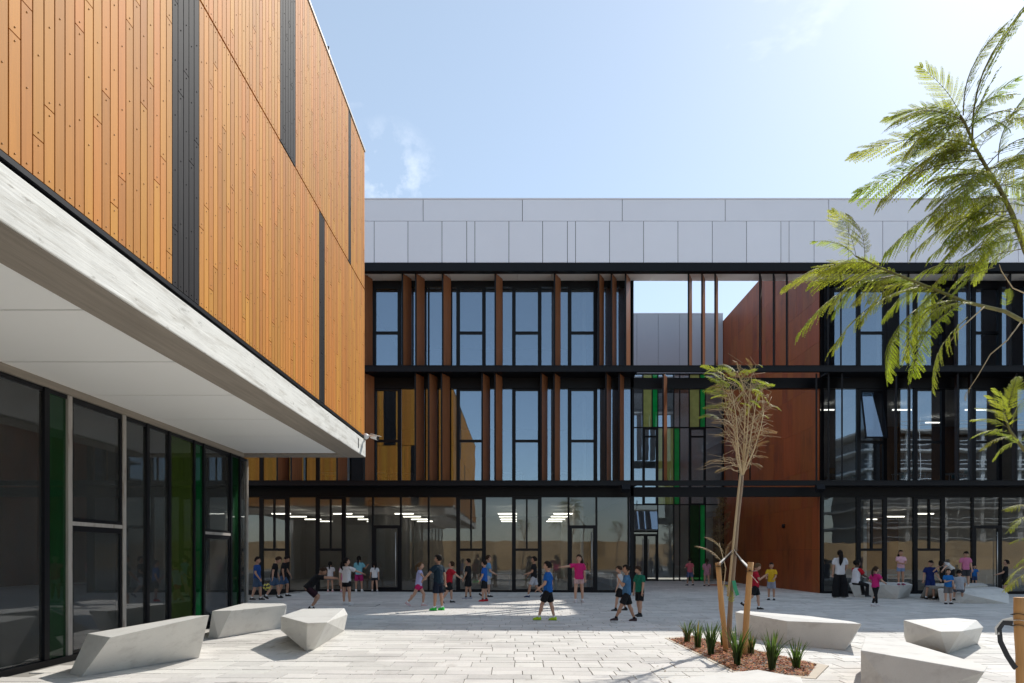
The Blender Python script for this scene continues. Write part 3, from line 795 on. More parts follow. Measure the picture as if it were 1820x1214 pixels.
for r, row in enumerate((row1,row2,row3)):
    z0, z1 = zc[r], zc[r+1]
    part('transom', M['frame'], (XLW, XS-0.03, YR-0.05, YR+0.08, z1-0.035, z1+0.035))
    i = 0
    while i < len(row):
        k = row[i]; x0, x1 = cx[i], cx[i+1]
        if k == 'wA':
            x1 = cx[i+2]; i += 1
            window(x0+0.03, x1-0.03, z0+0.035, z1-0.035, z1-0.55, y=YR, g='glass', e=0.09)
        elif r == 0 and cols[i] in (1126,1142.5,1159):
            if cols[i] == 1126:
                x1 = cx[i+3]
                door(x0+0.03, (x0+x1)/2-0.005, z0, zr(950), zr(946), y=YR); door((x0+x1)/2+0.005, x1-0.03, z0, zr(950), zr(946), y=YR, hand='l')
                part('transom', M['frame'], (x0+0.03, x1-0.03, YR-0.05, YR+0.06, zr(946)+0.001, zr(943)))
                h = MB(); h.box(x0+0.05, x1-0.05, YR-0.02, YR+0.02, zr(942), zr(908)); tilt(h, (x0, YR, zr(908)), R(-14)); 
                h.build('hopper_window', M['glass'], SB)
                pane(x0+0.03, x1-0.03, zr(906), z1-0.035, YR, 'glass_low')
            
        else:
            pane(x0+0.03, x1-0.03, z0+(0.035 if r else 0), z1-0.035, YR, 'glass' if (r and k in 'pw') else gm[k])
        i += 1
    for i, c in enumerate(cols):
        if r == 0 and c in (1142.5,1159): continue
        if (r == 1 and i > 0 and row[i-1] == 'wA'): continue
        mullion(cx[i], z0+0.036 if r else z0, z1-0.036, 0.06, -0.05, 0.08, y=YR)
q = MB(); q.tube([(XS-0.05, YR-0.12, 0),(XS-0.05,YR-0.12, zr(664))], 0.05, n=8); q.build('downpipe', M['steel'], SB)
# vertical cleaning ladder posts in the recess at the front
for p in (1313, 1333):
    q = MB(); q.tube([PY(p,853,YB+0.9),PY(p,800,YB+0.9)], 0.03, n=6); q.build('post', M['steel'], SB)
# floodlights under the first beam
for p in (1112, 1457):
    q = MB(); c = PY(p, 868, YB-0.15); q.obox(c, Vector((0.16,0,0)), Vector((0,0.10,-0.06)), Vector((0,0.06,0.10))); q.box(c.x-0.02,c.x+0.02,c.y,YB-0.05,c.z+0.06,c.z+0.14)
    q.build('floodlight', M['steel'], SB)

# ================================================================== behind the camera, seen in the glass
HF = thing('site_hoarding', 'tan board hoarding fence reflected in the ground floor glass', 'fence', (10,-20,-0.12))
rh = random.Random(2); x = -34.0
while x < 62:
    h = 3.05 if not (28 < x < 40) else 2.8
    for z0, z1 in ((-0.12,1.2),(1.21,h)):
        q = MB(); q.box(x+0.005, x+2.43, -20.03, -20.0-rh.uniform(0,0.01), z0, z1); q.build('hoarding_board', M['osb'], HF)
    x += 2.44
q = MB()
for k in range(-14, 26): q.box(k*2.44-0.05, k*2.44+0.05, -20.2, -20.04, -0.12, 2.9)
tag(q.build('hoarding_posts', M['stake'], HF), kind='stuff')
CB = thing('construction_building', 'unfinished concrete building with scaffold rails reflected in the right hand glass', 'building', (72,-46,-0.12))
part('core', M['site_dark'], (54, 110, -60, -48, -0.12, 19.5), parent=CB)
for i in range(7):
    z = 2.9*(i+1)
    part('floor_slab', M['raw_conc'], (52, 112, -62, -45.5, z-0.28, z), parent=CB)
    for dz in (0.55, 1.1):
        q = MB(); q.tube([(52,-45.3,z+dz),(112,-45.3,z+dz)], 0.06, n=5); q.build('scaffold_rail', M['white'], CB)
for k in range(11):
    part('column', M['raw_conc'], (53+k*5.6, 53.5+k*5.6, -46.6, -46.1, -0.12, 20.0), parent=CB)
    q = MB(); q.tube([(54.5+k*5.6,-45.25,-0.12),(54.5+k*5.6,-45.25,22)], 0.05, n=5); q.build('scaffold_pole', M['white'], CB)
# ================================================================== planting bed
bed = MB(); n = len(BED)
bed.add([(p.x,p.y,p.z-0.02) for p in BED] + [(p.x,p.y,-0.1) for p in BED], [tuple(range(n))]+[(i,n+i,n+(i+1)%n,(i+1)%n) for i in range(n)])
tag(bed.build('planting_bed', M['mulch']), kind='structure')
chips = MB(); rc = random.Random(4)
xs = [p.x for p in BED]; ysb = [p.y for p in BED]
cnt = 0
while cnt < 5200:
    x, y = rc.uniform(min(xs),max(xs)), rc.uniform(min(ysb),max(ysb))
    if not in_poly(x,y,BED): continue
    cnt += 1
    a = rc.uniform(0,PI); d = Vector((math.cos(a),math.sin(a),rc.uniform(-0.5,0.5))).normalized(); s = Vector((-d.y,d.x,rc.uniform(-0.4,0.4))).normalized()
    c = Vector((x,y,GZ(x)-0.012+rc.random()*0.035)); L = rc.uniform(0.015,0.045); w_ = rc.uniform(0.005,0.012)
    chips.add([c-d*L-s*w_, c+d*L-s*w_*0.6, c+d*L+s*w_, c-d*L+s*w_*0.5], [(0,1,2,3)])
tag(chips.build('mulch', M['mulch']), 'red bark mulch covering the planting bed', 'mulch', kind='stuff')
eo = grow(BED, 0.16)
for i in range(n):
    a, b, c, d = BED[i], BED[(i+1)%n], eo[(i+1)%n], eo[i]
    q = MB(); t = 0.006
    q.add([(a.x,a.y,a.z+t),(b.x,b.y,b.z+t),(c.x,c.y,c.z+t),(d.x,d.y,d.z+t),(a.x,a.y,-0.11),(b.x,b.y,-0.11),(c.x,c.y,-0.11),(d.x,d.y,-0.11)],
          [(3,2,1,0),(0,1,5,4),(1,2,6,5),(2,3,7,6),(3,0,4,7)])
    tag(q.build('edging_kerb', M['edging']), kind='structure')

# ================================================================== benches
def bench(pts, label):
    bm = bmesh.new()
    for p in pts: bm.verts.new(p)
    r = bmesh.ops.convex_hull(bm, input=bm.verts)
    bmesh.ops.delete(bm, geom=[v for v in bm.verts if not v.link_faces], context='VERTS')
    bmesh.ops.dissolve_limit(bm, angle_limit=R(4), verts=bm.verts, edges=bm.edges)
    q = MB(); bm.verts.index_update()
    q.add([v.co.copy() for v in bm.verts], [[v.index for v in f.verts] for f in bm.faces]); bm.free()
    o = q.build('concrete_bench', M['bench']); bevel(o, 0.009, 2)
    tag(o, label, 'bench', 'faceted concrete benches')
    h = MB()
    return o
def PP(*l): return [P(*a) for a in l]
def flat(px, py, A, B, D, lo=0.36, hi=0.72):
    """height of a top corner so that it lies in the plane of three others"""
    n_ = (B-A).cross(D-A); best = min(range(200), key=lambda k: abs(n_.dot(P(px,py,lo+(hi-lo)*k/199)-A)))
    return (px, py, lo+(hi-lo)*best/199)
bench(PP((123,1198),(145,1203),(354,1169),(330,1150),(140,1184)) + PP((156,1126,.5),(196,1133,.5),flat(372,1093,P(196,1133,.5),P(145,1203),P(354,1169)),(339,1094.5,.54)),
      'long tapering concrete bench nearest the left glass wall')
bench(PP((370,1134),(388,1135),(499,1117),(507,1112),(450,1103),(385,1118)) + PP((377,1086,.5),(411.6,1085,.51),(509.5,1075,.5),(495,1067,.5),(450,1068,.5)),
      'concrete bench behind the long left one, in front of ball-carrying boy')
bench(PP((544,1158),(558,1155),(567.5,1147),(612,1121),(560,1118),(512,1130)) + PP((499,1095,.5),(537,1082,.5),(612,1081,.5),(582,1106,.5),(546,1107.6,.5),(618,1092,.36),(499,1120,.26)),
      'boat-shaped concrete bench with chipped corner, rightmost of the left three')
bench(PP((1310,1130),(1398,1146),(1502,1156),(1512,1144),(1420,1122),(1330,1118)) + PP(flat(1306,1088,P(1398.7,1104,.41),P(1398,1146),P(1310,1130)),(1316,1085,.42),(1398.7,1104,.41),flat(1532,1109,P(1398.7,1104,.41),P(1398,1146),P(1502,1156)),(1516,1105,.42),(1440,1095,.42)),
      'long concrete bench right behind the staked young tree')
bench(PP((1612,1146.5),(1662,1157),(1683.5,1163),(1738,1144),(1660,1135)) + PP((1606,1102,.43),(1694.7,1098,.43),(1736,1102,.42),(1709,1122,.42),(1671,1122.5,.42),(1748,1115,.32),(1606.7,1130,.16)),
      'faceted concrete bench with pointed front, mid right in sunlight')
bench(PP((1530,1228),(1600,1250),(1722,1236),(1735,1212),(1620,1186),(1545,1182)) + PP((1530,1155.5,.44),(1537,1132,.44),(1588.6,1134,.44),(1755.7,1184,.44),(1750,1194,.44)),
      'wedge-shaped concrete bench nearest the bottom right corner')
bench(PP((1215,1290),(1260,1380),(1400,1320),(1400,1262),(1330,1240)) + PP((1187,1208,.44),(1347,1190,.44),(1424,1204,.44),(1438,1240,.44),(1300,1300,.44)),
      'concrete bench below the planting bed, mostly out of frame')
bench(PP((1519,1061),(1595,1065),(1616,1061),(1610,1055),(1525,1055)) + PP((1508.5,1037,.5),(1566,1039.5,.5),(1600,1041,.49),(1622,1039,.5),(1612,1035,.5),(1515,1034,.5)),
      'concrete bench by the glass carrying a seated woman and a standing girl')
bench(PP((1670,1070),(1706,1072),(1794,1073),(1790,1064),(1680,1062)) + PP((1666.5,1047,.43),(1700,1048,.43),(1785,1047,.43),(1726,1058,.27),(1793,1057,.27),(1770,1043,.43),(1680,1042,.43)),
      'concrete bench at far right with kids sitting on it')
bench(PP((1635,1062.5),(1740,1063),(1752,1059),(1650,1057)) + PP((1645,1041,.5),(1700,1043,.5),(1756,1040,.5),(1745,1036,.5),(1655,1037,.5)),
      'concrete bench against the right glass, behind another bench')

# ================================================================== strap-leaved plants in the bed
def plant(px, py, top, nb, spread, label, seed):
    nb = int(nb*1.7); spread *= 1.35
    r = random.Random(seed); c = P(px, py); H = (py-top)/F*c.y
    t = thing('strap_leaf_plant', label, 'plant', c, 'strap-leaved plants in the mulch bed')
    for i in range(nb):
        a = r.uniform(0,2*PI); h = H*r.uniform(0.55,1.0); lean = spread*r.uniform(0.15,1.0)
        d = Vector((math.cos(a),math.sin(a),0)); s = Vector((-d.y,d.x,0)); b = c + d*r.uniform(0,0.045); w_ = r.uniform(0.009,0.015)
        q = MB(); vs = []; ns = 6
        droop = r.random() < 0.12
        for k in range(ns+1):
            u = k/ns; p = b + d*(lean*h*u*u*(1.5 if droop else 1)) + Vector((0,0,h*(u-(0.25*u*u*u if droop else 0.05*u*u))))
            ww = w_*(1-u)**0.55*(0.8+0.5*u) if k < ns else 0.0008
            vs += [p-s*ww+d*ww*0.5, p-d*ww*0.2, p+s*ww+d*ww*0.5]
        fs = []
        for k in range(ns): fs += [(3*k,3*k+1,3*k+4,3*k+3),(3*k+1,3*k+2,3*k+5,3*k+4)]
        q.add(vs, fs, 0, True)
        q.build('leaf', M['leaf_dry'] if r.random() < 0.06 else M['blade'], t, origin=b)
plant(1221,1141,1096,22,0.40,'small strap-leaved plant at the left tip of the mulch bed',1)
plant(1240,1152,1098,24,0.22,'slim strap-leaved plant, second from the left tip',2)
plant(1263,1164,1096,40,0.30,'dense strap-leaved plant left of the stakes',3)
plant(1286,1148,1112,18,0.35,'strap-leaved plant half hidden behind the left stake',8)
plant(1310,1182,1108,42,0.33,'strap-leaved plant in front of the right stake',4)
plant(1334,1162,1118,26,0.30,'low strap-leaved plant behind the right stake',5)
plant(1372,1190,1115,46,0.28,'tallest, densest strap-leaved plant, right of the stakes',6)
plant(1415,1187,1130,20,0.42,'sparse splayed strap-leaved plant at the right end of the bed',7)

# ================================================================== feathery leaves
def frond_mesh(name, m_leaf, m_stem, npin=17, nl=15, droop=0.25, comb=0.35, seed=1, plen=0.27, leaf=0.024, dense=0.97):
    r = random.Random(seed); q = MB()
    def rach(t): return Vector((0.03*math.sin(3*t+seed), t, 0.10*math.sin(PI*t)*1.0 - droop*t*t*0.5))
    q.tube([rach(t/8) for t in range(9)], [0.007*(1-0.8*t/8) for t in range(9)], n=4, mi=1)
    for i in range(npin):
        t = 0.10 + 0.90*(i+0.5)/npin
        base = rach(t); fwd = (rach(min(1,t+0.02))-rach(t-0.02)).normalized()
        L = plen*(math.sin(PI*min(1,0.22+0.72*t)))**0.7
        for sd in (-1, 1):
            if r.random() > dense: continue
            ang = R(62-30*t + r.uniform(-7,7))
            side = Vector((sd,0,0))
            d = (fwd*math.cos(ang) + side*math.sin(ang) + Vector((0,0,r.uniform(-0.15,0.05)))).normalized()
            Lp = L*r.uniform(0.85,1.1); dr = comb*r.uniform(0.7,1.3)
            def pp(u): return base + d*(Lp*u) + Vector((0,0,-dr*Lp*u*u)) + fwd*(0.10*Lp*u*u)
            q.tube([pp(0),pp(0.5),pp(1)], [0.0022,0.0018,0.0010], n=3, mi=1)
            for j in range(nl):
                u = (j+0.7)/nl; c = pp(u); dd = (pp(min(1,u+0.03))-pp(u-0.03)).normalized()
                nn = Vector((0,0,1)); sv = dd.cross(nn).normalized()
                ll = leaf*(0.65+0.7*math.sin(PI*(0.15+0.8*u)))
                for s2 in (-1,1):
                    e = (sv*s2*0.92 + dd*0.45 + Vector((0,0,r.uniform(-0.35,0.12)))).normalized()
                    w_ = dd*ll*0.30
                    q.add([c, c+e*ll*0.5+w_, c+e*ll, c+e*ll*0.5-w_], [(0,1,2,3)], 0)
    return q.mesh(name, [m_leaf, m_stem])
FR = {'g': [frond_mesh('frond', M['leaf'], M['greentwig'], seed=i, droop=(0.12,0.3,0.0)[i%3], comb=(0.2,0.4,0.12)[i%3], npin=(15,18,13,16,20,14)[i], plen=(.27,.22,.32,.25,.24,.30)[i], leaf=(.023,.020,.026,.022,.019,.024)[i], dense=(1,.9,.95,.8,1,.92)[i]) for i in range(6)],
      'y': [frond_mesh('frond', M['leaf_y'], M['greentwig'], seed=10+i, droop=(.15,.0,.3)[i], comb=(.2,.35,.15)[i], npin=(14,17,12)[i], plen=(.27,.23,.31)[i], leaf=(.022,.019,.025)[i], dense=(.95,.85,.9)[i]) for i in range(3)],
      's': [frond_mesh('frond', M['leaf_dry'], M['twig'], seed=20+i, npin=15, nl=9, droop=0.2, comb=0.4, dense=0.8, plen=0.17, leaf=0.017) for i in range(2)]}
rf = random.Random(9)
def frond(parent, a, b, kind='g', roll=0.0, wid=1.0):
    a = Vector(a); b = Vector(b); d = b-a; L = d.length; d.normalize()
    up = Vector((0,0,1)); x = d.cross(up)
    x = x.normalized() if x.length > 1e-3 else Vector((1,0,0))
    z = x.cross(d).normalized()
    q = Quaternion(d, roll); x = q @ x; z = q @ z
    me = rf.choice(FR[kind])
    o = bpy.data.objects.new('frond', me); COL.objects.link(o)
    Mx = Matrix((x*L*wid, d*L, z*L)).transposed().to_4x4(); 
    o.parent = parent
    o.matrix_local = Matrix.Translation(a - WL[parent.name]) @ Mx
    return o
def branch(parent, pts, r0, r1, m='greentwig', name='branch'):
    q = MB(); n = len(pts); q.tube(pts, [r0+(r1-r0)*i/(n-1) for i in range(n)], n=7); return q.build(name, M[m], parent, origin=pts[0])
# ---- the tree at the right edge, its trunk just outside the picture
TY = 6.2
T1 = thing('feathery_tree', 'tree with feathery yellow-green fronds reaching in from the right edge', 'tree', (4.95, TY, GZ(5)))
trunk = [Vector((4.95,TY,-0.05)), Vector((5.0,TY,0.9)), Vector((4.96,TY+0.03,1.9)), Vector((4.99,TY,2.9)), Vector((5.02,TY,3.6)), PY(1880,560,TY+0.1)]
branch(T1, trunk, 0.055, 0.04, 'bark', 'trunk')
def q_(l, y0=TY, y1=None):
    y1 = y0 if y1 is None else y1; n = len(l)
    return [PY(p[0],p[1],y0+(y1-y0)*i/max(1,n-1)) for i, p in enumerate(l)]
up_pts = q_([(1880,560),(1850,500),(1822,446),(1799,381),(1776,335),(1759,308),(1734,264),(1715,219),(1707,205)], TY+0.1, TY-0.3)
branch(T1, up_pts, 0.028, 0.008)
lo_pts = q_([(1880,560),(1850,578),(1820,572),(1785,553),(1750,545),(1715,536),(1650,510),(1600,490),(1560,474),(1522,456)], TY+0.1, TY-0.6)
branch(T1, lo_pts, 0.023, 0.006)
lm_pts = q_([(1985,1000),(1920,860),(1860,820),(1820,800),(1795,765),(1783,735)], TY+0.0, TY+0.3)
branch(T1, [trunk[2]]+lm_pts[2:], 0.026, 0.006)
upper = [((1704,206),(1640,116),'g',.3),((1712,205),(1768,52),'g',-.5),((1732,255),(1822,18),'g',-.6),((1707,208),(1577,206),'g',.1),((1716,222),(1600,236),'g',.2),
  ((1734,262),(1522,268),'g',0),((1728,262),(1640,250),'g',.4),((1745,282),(1560,345),'g',.1),((1755,300),(1524,345),'g',.2),((1762,310),(1620,352),'g',0),
  ((1778,336),(1650,352),'y',.3),((1790,352),(1562,420),'g',.1),((1796,372),(1610,430),'g',.3),((1800,388),(1660,468),'g',.1),((1806,402),(1640,440),'g',.2),
  ((1812,425),(1668,488),'g',-.1),((1820,445),(1700,500),'g',.2),((1774,288),(1822,148),'g',.5),((1766,300),(1836,285),'y',.2),((1780,330),(1850,330),'y',-.2),
  ((1740,270),(1800,200),'g',.2),((1790,360),(1860,395),'y',.1),((1770,318),(1720,300),'y',.4),((1785,345),(1740,365),'y',-.3),((1800,380),(1745,410),'y',.3),
  ((1800,385),(1830,440),'g',.1),((1750,290),(1700,285),'y',.2),((1815,430),(1760,470),'y',0),((1780,335),(1810,290),'y',.4),((1810,410),(1850,460),'y',.1)]
for a, b, kd, ro in upper:
    ya = TY-0.1+rf.uniform(-0.1,0.1); frond(T1, PY(*a,ya), PY(*b,ya+rf.uniform(-0.22,0.22)), kd, ro+rf.uniform(-.2,.2))
lower = [((1522,456),(1455,420),'g',.2),((1524,456),(1478,376),'g',-.3),((1535,462),(1512,384),'g',.2),((1540,466),(1392,502),'g',0),((1572,478),(1440,508),'g',.2),((1592,488),(1405,572),'g',.1),((1560,474),(1490,470),'g',.1),
  ((1640,506),(1468,614),'g',.1),((1618,498),(1520,560),'g',.1),((1626,552),(1559,660),'g',.2),((1684,524),(1603,632),'g',0),((1712,538),(1614,658),'g',.1),((1720,562),(1636,688),'g',.2),
  ((1733,468),(1640,520),'g',.2),((1770,474),(1690,525),'g',0),((1700,470),(1600,500),'g',.2),((1788,548),(1790,512),'y',.2),((1650,512),(1560,560),'g',.3),((1668,520),(1625,570),'g',.1),((1600,488),(1540,530),'y',.1),((1580,480),(1470,545),'g',.2)]
for a, b, kd, ro in lower:
    ya = TY-0.3+rf.uniform(-0.12,0.12); frond(T1, PY(*a,ya), PY(*b,ya+rf.uniform(-0.2,0.2)), kd, ro+rf.uniform(-.2,.2))
rx = random.Random(77)
for k in range(62):
    t = rx.uniform(0.28,0.93)*8; i = min(7,int(t)); a = up_pts[i].lerp(up_pts[i+1], t-i); pa = proj(a)
    ang = R(rx.choice((rx.uniform(150,235), rx.uniform(150,235), rx.uniform(-40,70)))); L = rx.uniform(70,150)
    frond(T1, a, PY(pa[0]+L*math.cos(ang), pa[1]-L*math.sin(ang)*0.8, a.y+rx.uniform(-.35,.35)), rx.choice('ggyy'), rx.uniform(-.5,.5), rx.uniform(.8,1.1))
for k in range(14):
    t = rx.uniform(0.45,0.97)*9; i = min(8,int(t)); a = lo_pts[i].lerp(lo_pts[i+1], t-i); pa = proj(a)
    ang = R(rx.uniform(170,245)); L = rx.uniform(70,140)
    frond(T1, a, PY(pa[0]+L*math.cos(ang), pa[1]-L*math.sin(ang)*0.8, a.y+rx.uniform(-.3,.3)), rx.choice('ggy'), rx.uniform(-.5,.5), rx.uniform(.8,1.0))
branch(T1, q_([(1750,545),(1700,590),(1690,606)],TY-.25), 0.006,0.003,'twig')
branch(T1, q_([(1815,572),(1790,605),(1760,630),(1738,668),(1722,692)],TY-.2), 0.006,0.003,'twig'); frond(T1, PY(1726,690,TY-.2), PY(1712,712,TY-.2), 's', 0, 1.5)
branch(T1, q_([(1830,525),(1800,512),(1780,482),(1776,470)],TY-.2), 0.006,0.003,'twig')
mid = [((1790,760),(1730,742),'y'),((1786,745),(1738,722),'y'),((1796,770),(1728,772),'g'),((1800,775),(1742,795),'y'),((1784,735),(1770,688),'y'),((1788,738),(1806,668),'g'),((1806,785),(1762,815),'y'),((1815,792),(1775,770),'g'),
       ((1800,760),(1835,690),'y'),((1795,765),(1760,700),'g'),((1810,790),(1840,760),'g'),((1850,905),(1790,905),'y'),((1850,915),(1792,932),'y'),((1850,955),(1795,965),'y'),((1850,1000),(1784,1025),'y'),((1850,1015),(1788,1048),'y'),((1855,985),(1800,1000),'g')]
for a, b, kd in mid:
    ya = TY+0.2+rf.uniform(-0.1,0.1); frond(T1, PY(*a,ya), PY(*b,ya+rf.uniform(-0.15,0.15)), kd, rf.uniform(-.3,.3), 0.9)
branch(T1, [trunk[1], PY(1850,1005,TY+.2)], 0.012, 0.006, 'twig'); branch(T1, [trunk[2], PY(1850,910,TY+.2)], 0.012,0.006,'twig')

def stake_mesh(h, r):
    q = MB(); rr = random.Random(int(h*100)); n = 10
    q.tube([(rr.uniform(-.004,.004),rr.uniform(-.004,.004),h*k/6) for k in range(7)], [r*rr.uniform(.93,1.05) for k in range(7)], n=n)
    return q
def stake(a, b, r, label):
    d = Vector(b)-Vector(a); q = stake_mesh(d.length, r)
    Mx = d.to_track_quat('Z','Y').to_matrix(); q.v = [tuple(Mx @ Vector(v) + Vector(a)) for v in q.v]
    o = q.build('wooden_stake', M['stake'], origin=a); tag(o, label, 'stake', 'tree stakes'); return o
a = P(1818,1252); stake((a.x,a.y,-0.1), PY(1812,1062,a.y), 0.058, 'thick wooden stake at the bottom right edge wrapped in a black strap')
sp = MB()
def ribbon(q, pts, w, mi=0, up=(0,0,1)):
    pts = [Vector(p) for p in pts]; vs = []
    for i, p in enumerate(pts):
        d = (pts[min(i+1,len(pts)-1)]-pts[max(i-1,0)]).normalized(); s = d.cross(Vector(up)); s = s.normalized() if s.length > 1e-3 else Vector((1,0,0)); vn = s.cross(d)*0.002
        vs += [p-s*w+vn, p+s*w+vn, p+s*w-vn, p-s*w-vn]
    fs = []
    for i in range(len(pts)-1):
        o = 4*i
        fs += [(o,o+1,o+5,o+4),(o+1,o+2,o+6,o+5),(o+2,o+3,o+7,o+6),(o+3,o,o+4,o+7)]
    q.add(vs, fs, mi)
ys_ = a.y-0.085
for k, (pz, mi) in enumerate(((1092,1),(1103,0),(1112,1))):
    c = PY(1813, pz, a.y)
    ribbon(sp, [c+Vector((0.064*math.cos(t),0.064*math.sin(t),0.01*math.sin(2*t))) for t in [2*PI*j/14 for j in range(15)]], 0.022, mi, (0.15,0,1))
sp.v = sp.v
ribbon(sp, [PY(1800,1108,ys_),PY(1784,1107,ys_),PY(1776,1118,ys_),PY(1778,1140,ys_),PY(1790,1165,ys_),PY(1803,1185,ys_),PY(1806,1188,ys_)], 0.026, 1, (0,1,0.2))
ribbon(sp, [PY(1800,1100,ys_),PY(1782,1104,ys_),PY(1771,1116,ys_),PY(1773,1128,ys_)], 0.02, 0, (0,1,0.2))
tag(sp.build('tie_strap', [M['strap_w'],M['strap_k']]), 'black and white strap looped round the stake at the right edge', 'strap')

# ---- staked young tree in the bed
B0 = P(1294,1152); TYY = B0.y
T2 = thing('staked_tree', 'thin staked young tree with half-dry twiggy crown in the mulch bed', 'tree', B0)
tp = [B0+Vector((0,0,-0.05)), PY(1297,1100,TYY), PY(1300,1050,TYY), PY(1306,980,TYY), PY(1311,920,TYY), PY(1317,870,TYY), PY(1319,845,TYY)]
branch(T2, tp, 0.046, 0.026, 'bark', 'trunk')
q = MB(); q.tube([PY(1294,1060,TYY-0.06),PY(1304,960,TYY-0.06),PY(1313,870,TYY-0.05),PY(1316,842,TYY-0.05)],[0.021,0.020,0.019,0.018],n=7); q.build('guide_stick', M['twig'], T2)
rt = random.Random(21)
stems = [[(1319,850),(1312,800),(1308,740),(1300,690)],[(1319,850),(1322,790),(1325,720),(1318,675)],[(1319,848),(1330,800),(1340,740),(1346,700)],[(1320,840),(1328,770),(1332,700),(1336,670)],[(1318,845),(1310,815),(1306,770),(1290,735)],[(1320,845),(1340,800),(1352,760),(1358,730)]]
stp = []
for i, s in enumerate(stems):
    yy = TYY + rt.uniform(-0.35,0.35)
    pts = [PY(*p, TYY+(yy-TYY)*k/3) for k, p in enumerate(s)]; stp.append(pts); branch(T2, pts, 0.015, 0.005, 'twig')
# arching dry stalks
tips = [(1262,690),(1268,715),(1258,722),(1285,700),(1270,760),(1290,745),(1280,790),(1255,825),(1245,833),(1272,842),(1268,775),(1300,800),(1365,770),(1372,765),(1380,768),(1362,800),(1350,815),(1366,735),(1360,700),(1358,690),(1350,690),(1340,680),(1300,715),(1278,735),(1345,780),(1355,745),(1290,770),(1310,760),(1335,760),(1370,720),(1352,830),(1296,830),(1360,760),(1282,680),(1268,672),(1320,662),(1265,740),(1348,720),(1375,745),(1288,815),(1330,790),(1312,700),(1305,680)]
def onstem(py):
    s = rt.choice(stp); best = None
    for _ in range(14):
        u = rt.uniform(0.05,0.98)*3; i = min(2,int(u)); q2 = s[i].lerp(s[i+1], u-i)
        e = abs(proj(q2)[1]-py)
        if best is None or e < best[0]: best = (e, q2)
    return best[1]
tips += [(1256,700),(1262,660),(1275,655),(1258,735),(1262,755),(1372,705),(1368,690),(1378,730),(1355,672),(1290,660),(1340,660),(1270,700),(1362,745),(1280,725),(1300,655),(1325,655),(1285,760)]
for k, tpx in enumerate(tips+tips[-17:]+tips[:22]):
    jx, jy = rt.uniform(-9,9), rt.uniform(-10,10)
    b = PY(tpx[0]+jx, tpx[1]+jy, TYY+rt.uniform(-0.45,0.45))
    a = onstem(tpx[1]+rt.uniform(5,80))
    side = (b-a); out = Vector((side.x,side.y,0))
    m1 = a + Vector((0,0,side.z*0.45+0.05)) + out*0.28
    m2 = a + Vector((0,0,side.z*0.85+0.08)) + out*0.62
    w1 = lambda: Vector((rt.uniform(-.05,.05),rt.uniform(-.05,.05),rt.uniform(-.04,.04)))
    branch(T2, [a, a.lerp(m1,.5)+w1(), m1+w1(), m1.lerp(m2,.5)+w1(), m2+w1(), b], 0.0046, 0.0020, 'twig', 'twig')
    d = (b-m2).normalized()
    if k % 3 == 0:
        up_ = Vector((rt.uniform(-.05,.05),rt.uniform(-.05,.05),rt.uniform(.0,.10)))
        frond(T2, m1.lerp(m2,0.7), b+d*rt.uniform(0.0,0.08)+up_, 's', rt.uniform(-1,1), 1.0)
    if k % 3 == 1 and tpx[1] < 745:
        frond(T2, m2, b+d*0.1+Vector((0,0,.05)), 'y', rt.uniform(-1,1), 0.9)
    if k % 2 == 0:
        e = m1.lerp(m2,.6); branch(T2, [e, e+Vector((rt.uniform(-.1,.1),rt.uniform(-.1,.1),.10)), e+Vector((rt.uniform(-.2,.2),rt.uniform(-.2,.2),rt.uniform(.12,.24)))], 0.004, 0.002, 'twig', 'twig')
for a, b in (((1290,690),(1254,668)),((1296,680),(1258,660)),((1292,700),(1262,690)),((1306,672),(1290,650)),((1325,672),(1345,655)),((1330,680),(1362,678)),((1345,700),(1368,712)),((1335,725),(1318,715)),((1328,700),(1310,708)),((1300,690),(1262,672)),((1300,690),(1256,690)),((1300,685),(1280,658)),((1312,680),(1336,652)),((1318,675),(1342,655)),((1320,690),(1300,668)),((1336,690),(1350,708)),((1330,710),(1352,722)),((1310,735),(1285,722)),((1322,700),(1306,672)),((1300,700),(1270,665)),((1340,715),(1325,735)),((1318,680),(1350,672)),((1295,690),(1275,680))):
    ya = TYY+rt.uniform(-.3,.3); frond(T2, PY(*a,ya), PY(*b,ya+rt.uniform(-.12,.12)), 'y', rt.uniform(-.4,.4), 1.0)
# low sucker
branch(T2, [B0+Vector((-0.02,-0.03,0)), PY(1288,1110,TYY-.06), PY(1284,1060,TYY-.08), PY(1290,1010,TYY-.1), PY(1278,965,TYY-.1)], 0.012, 0.006, 'twig')
for a, b in (((1284,1000),(1238,965)),((1287,985),(1262,955)),((1278,968),(1252,952)),((1288,990),(1302,955)),((1300,1075),(1296,1040))):
    ya = TYY-.1; frond(T2, PY(*a,ya), PY(*b,ya+rt.uniform(-.1,.1)), 's' if a[0] < 1290 else 'y', rt.uniform(-.4,.4), 1.0)
a = P(1291,1158); s1 = stake((a.x,a.y,-0.05), PY(1275.5,1000,a.y+0.0), 0.042, 'left wooden stake leaning beside the young tree')
b = P(1322,1164); s2 = stake((b.x,b.y,-0.05), PY(1334,999,b.y), 0.047, 'right wooden stake leaning beside the young tree')
sp = MB()
for k in range(2):
    c = PY(1303, 977+6*k, TYY); k0 = 0.012*k
    ribbon(sp, [PY(1277,1003+4*k,a.y-.06), PY(1288,992+3*k,TYY-.07), PY(1302,978+5*k,TYY-.075)], 0.016, k)
    ribbon(sp, [PY(1304,976+5*k,TYY-.075), PY(1318,995+3*k,TYY-.07), PY(1333,1010+4*k,b.y-.065)], 0.016, k)
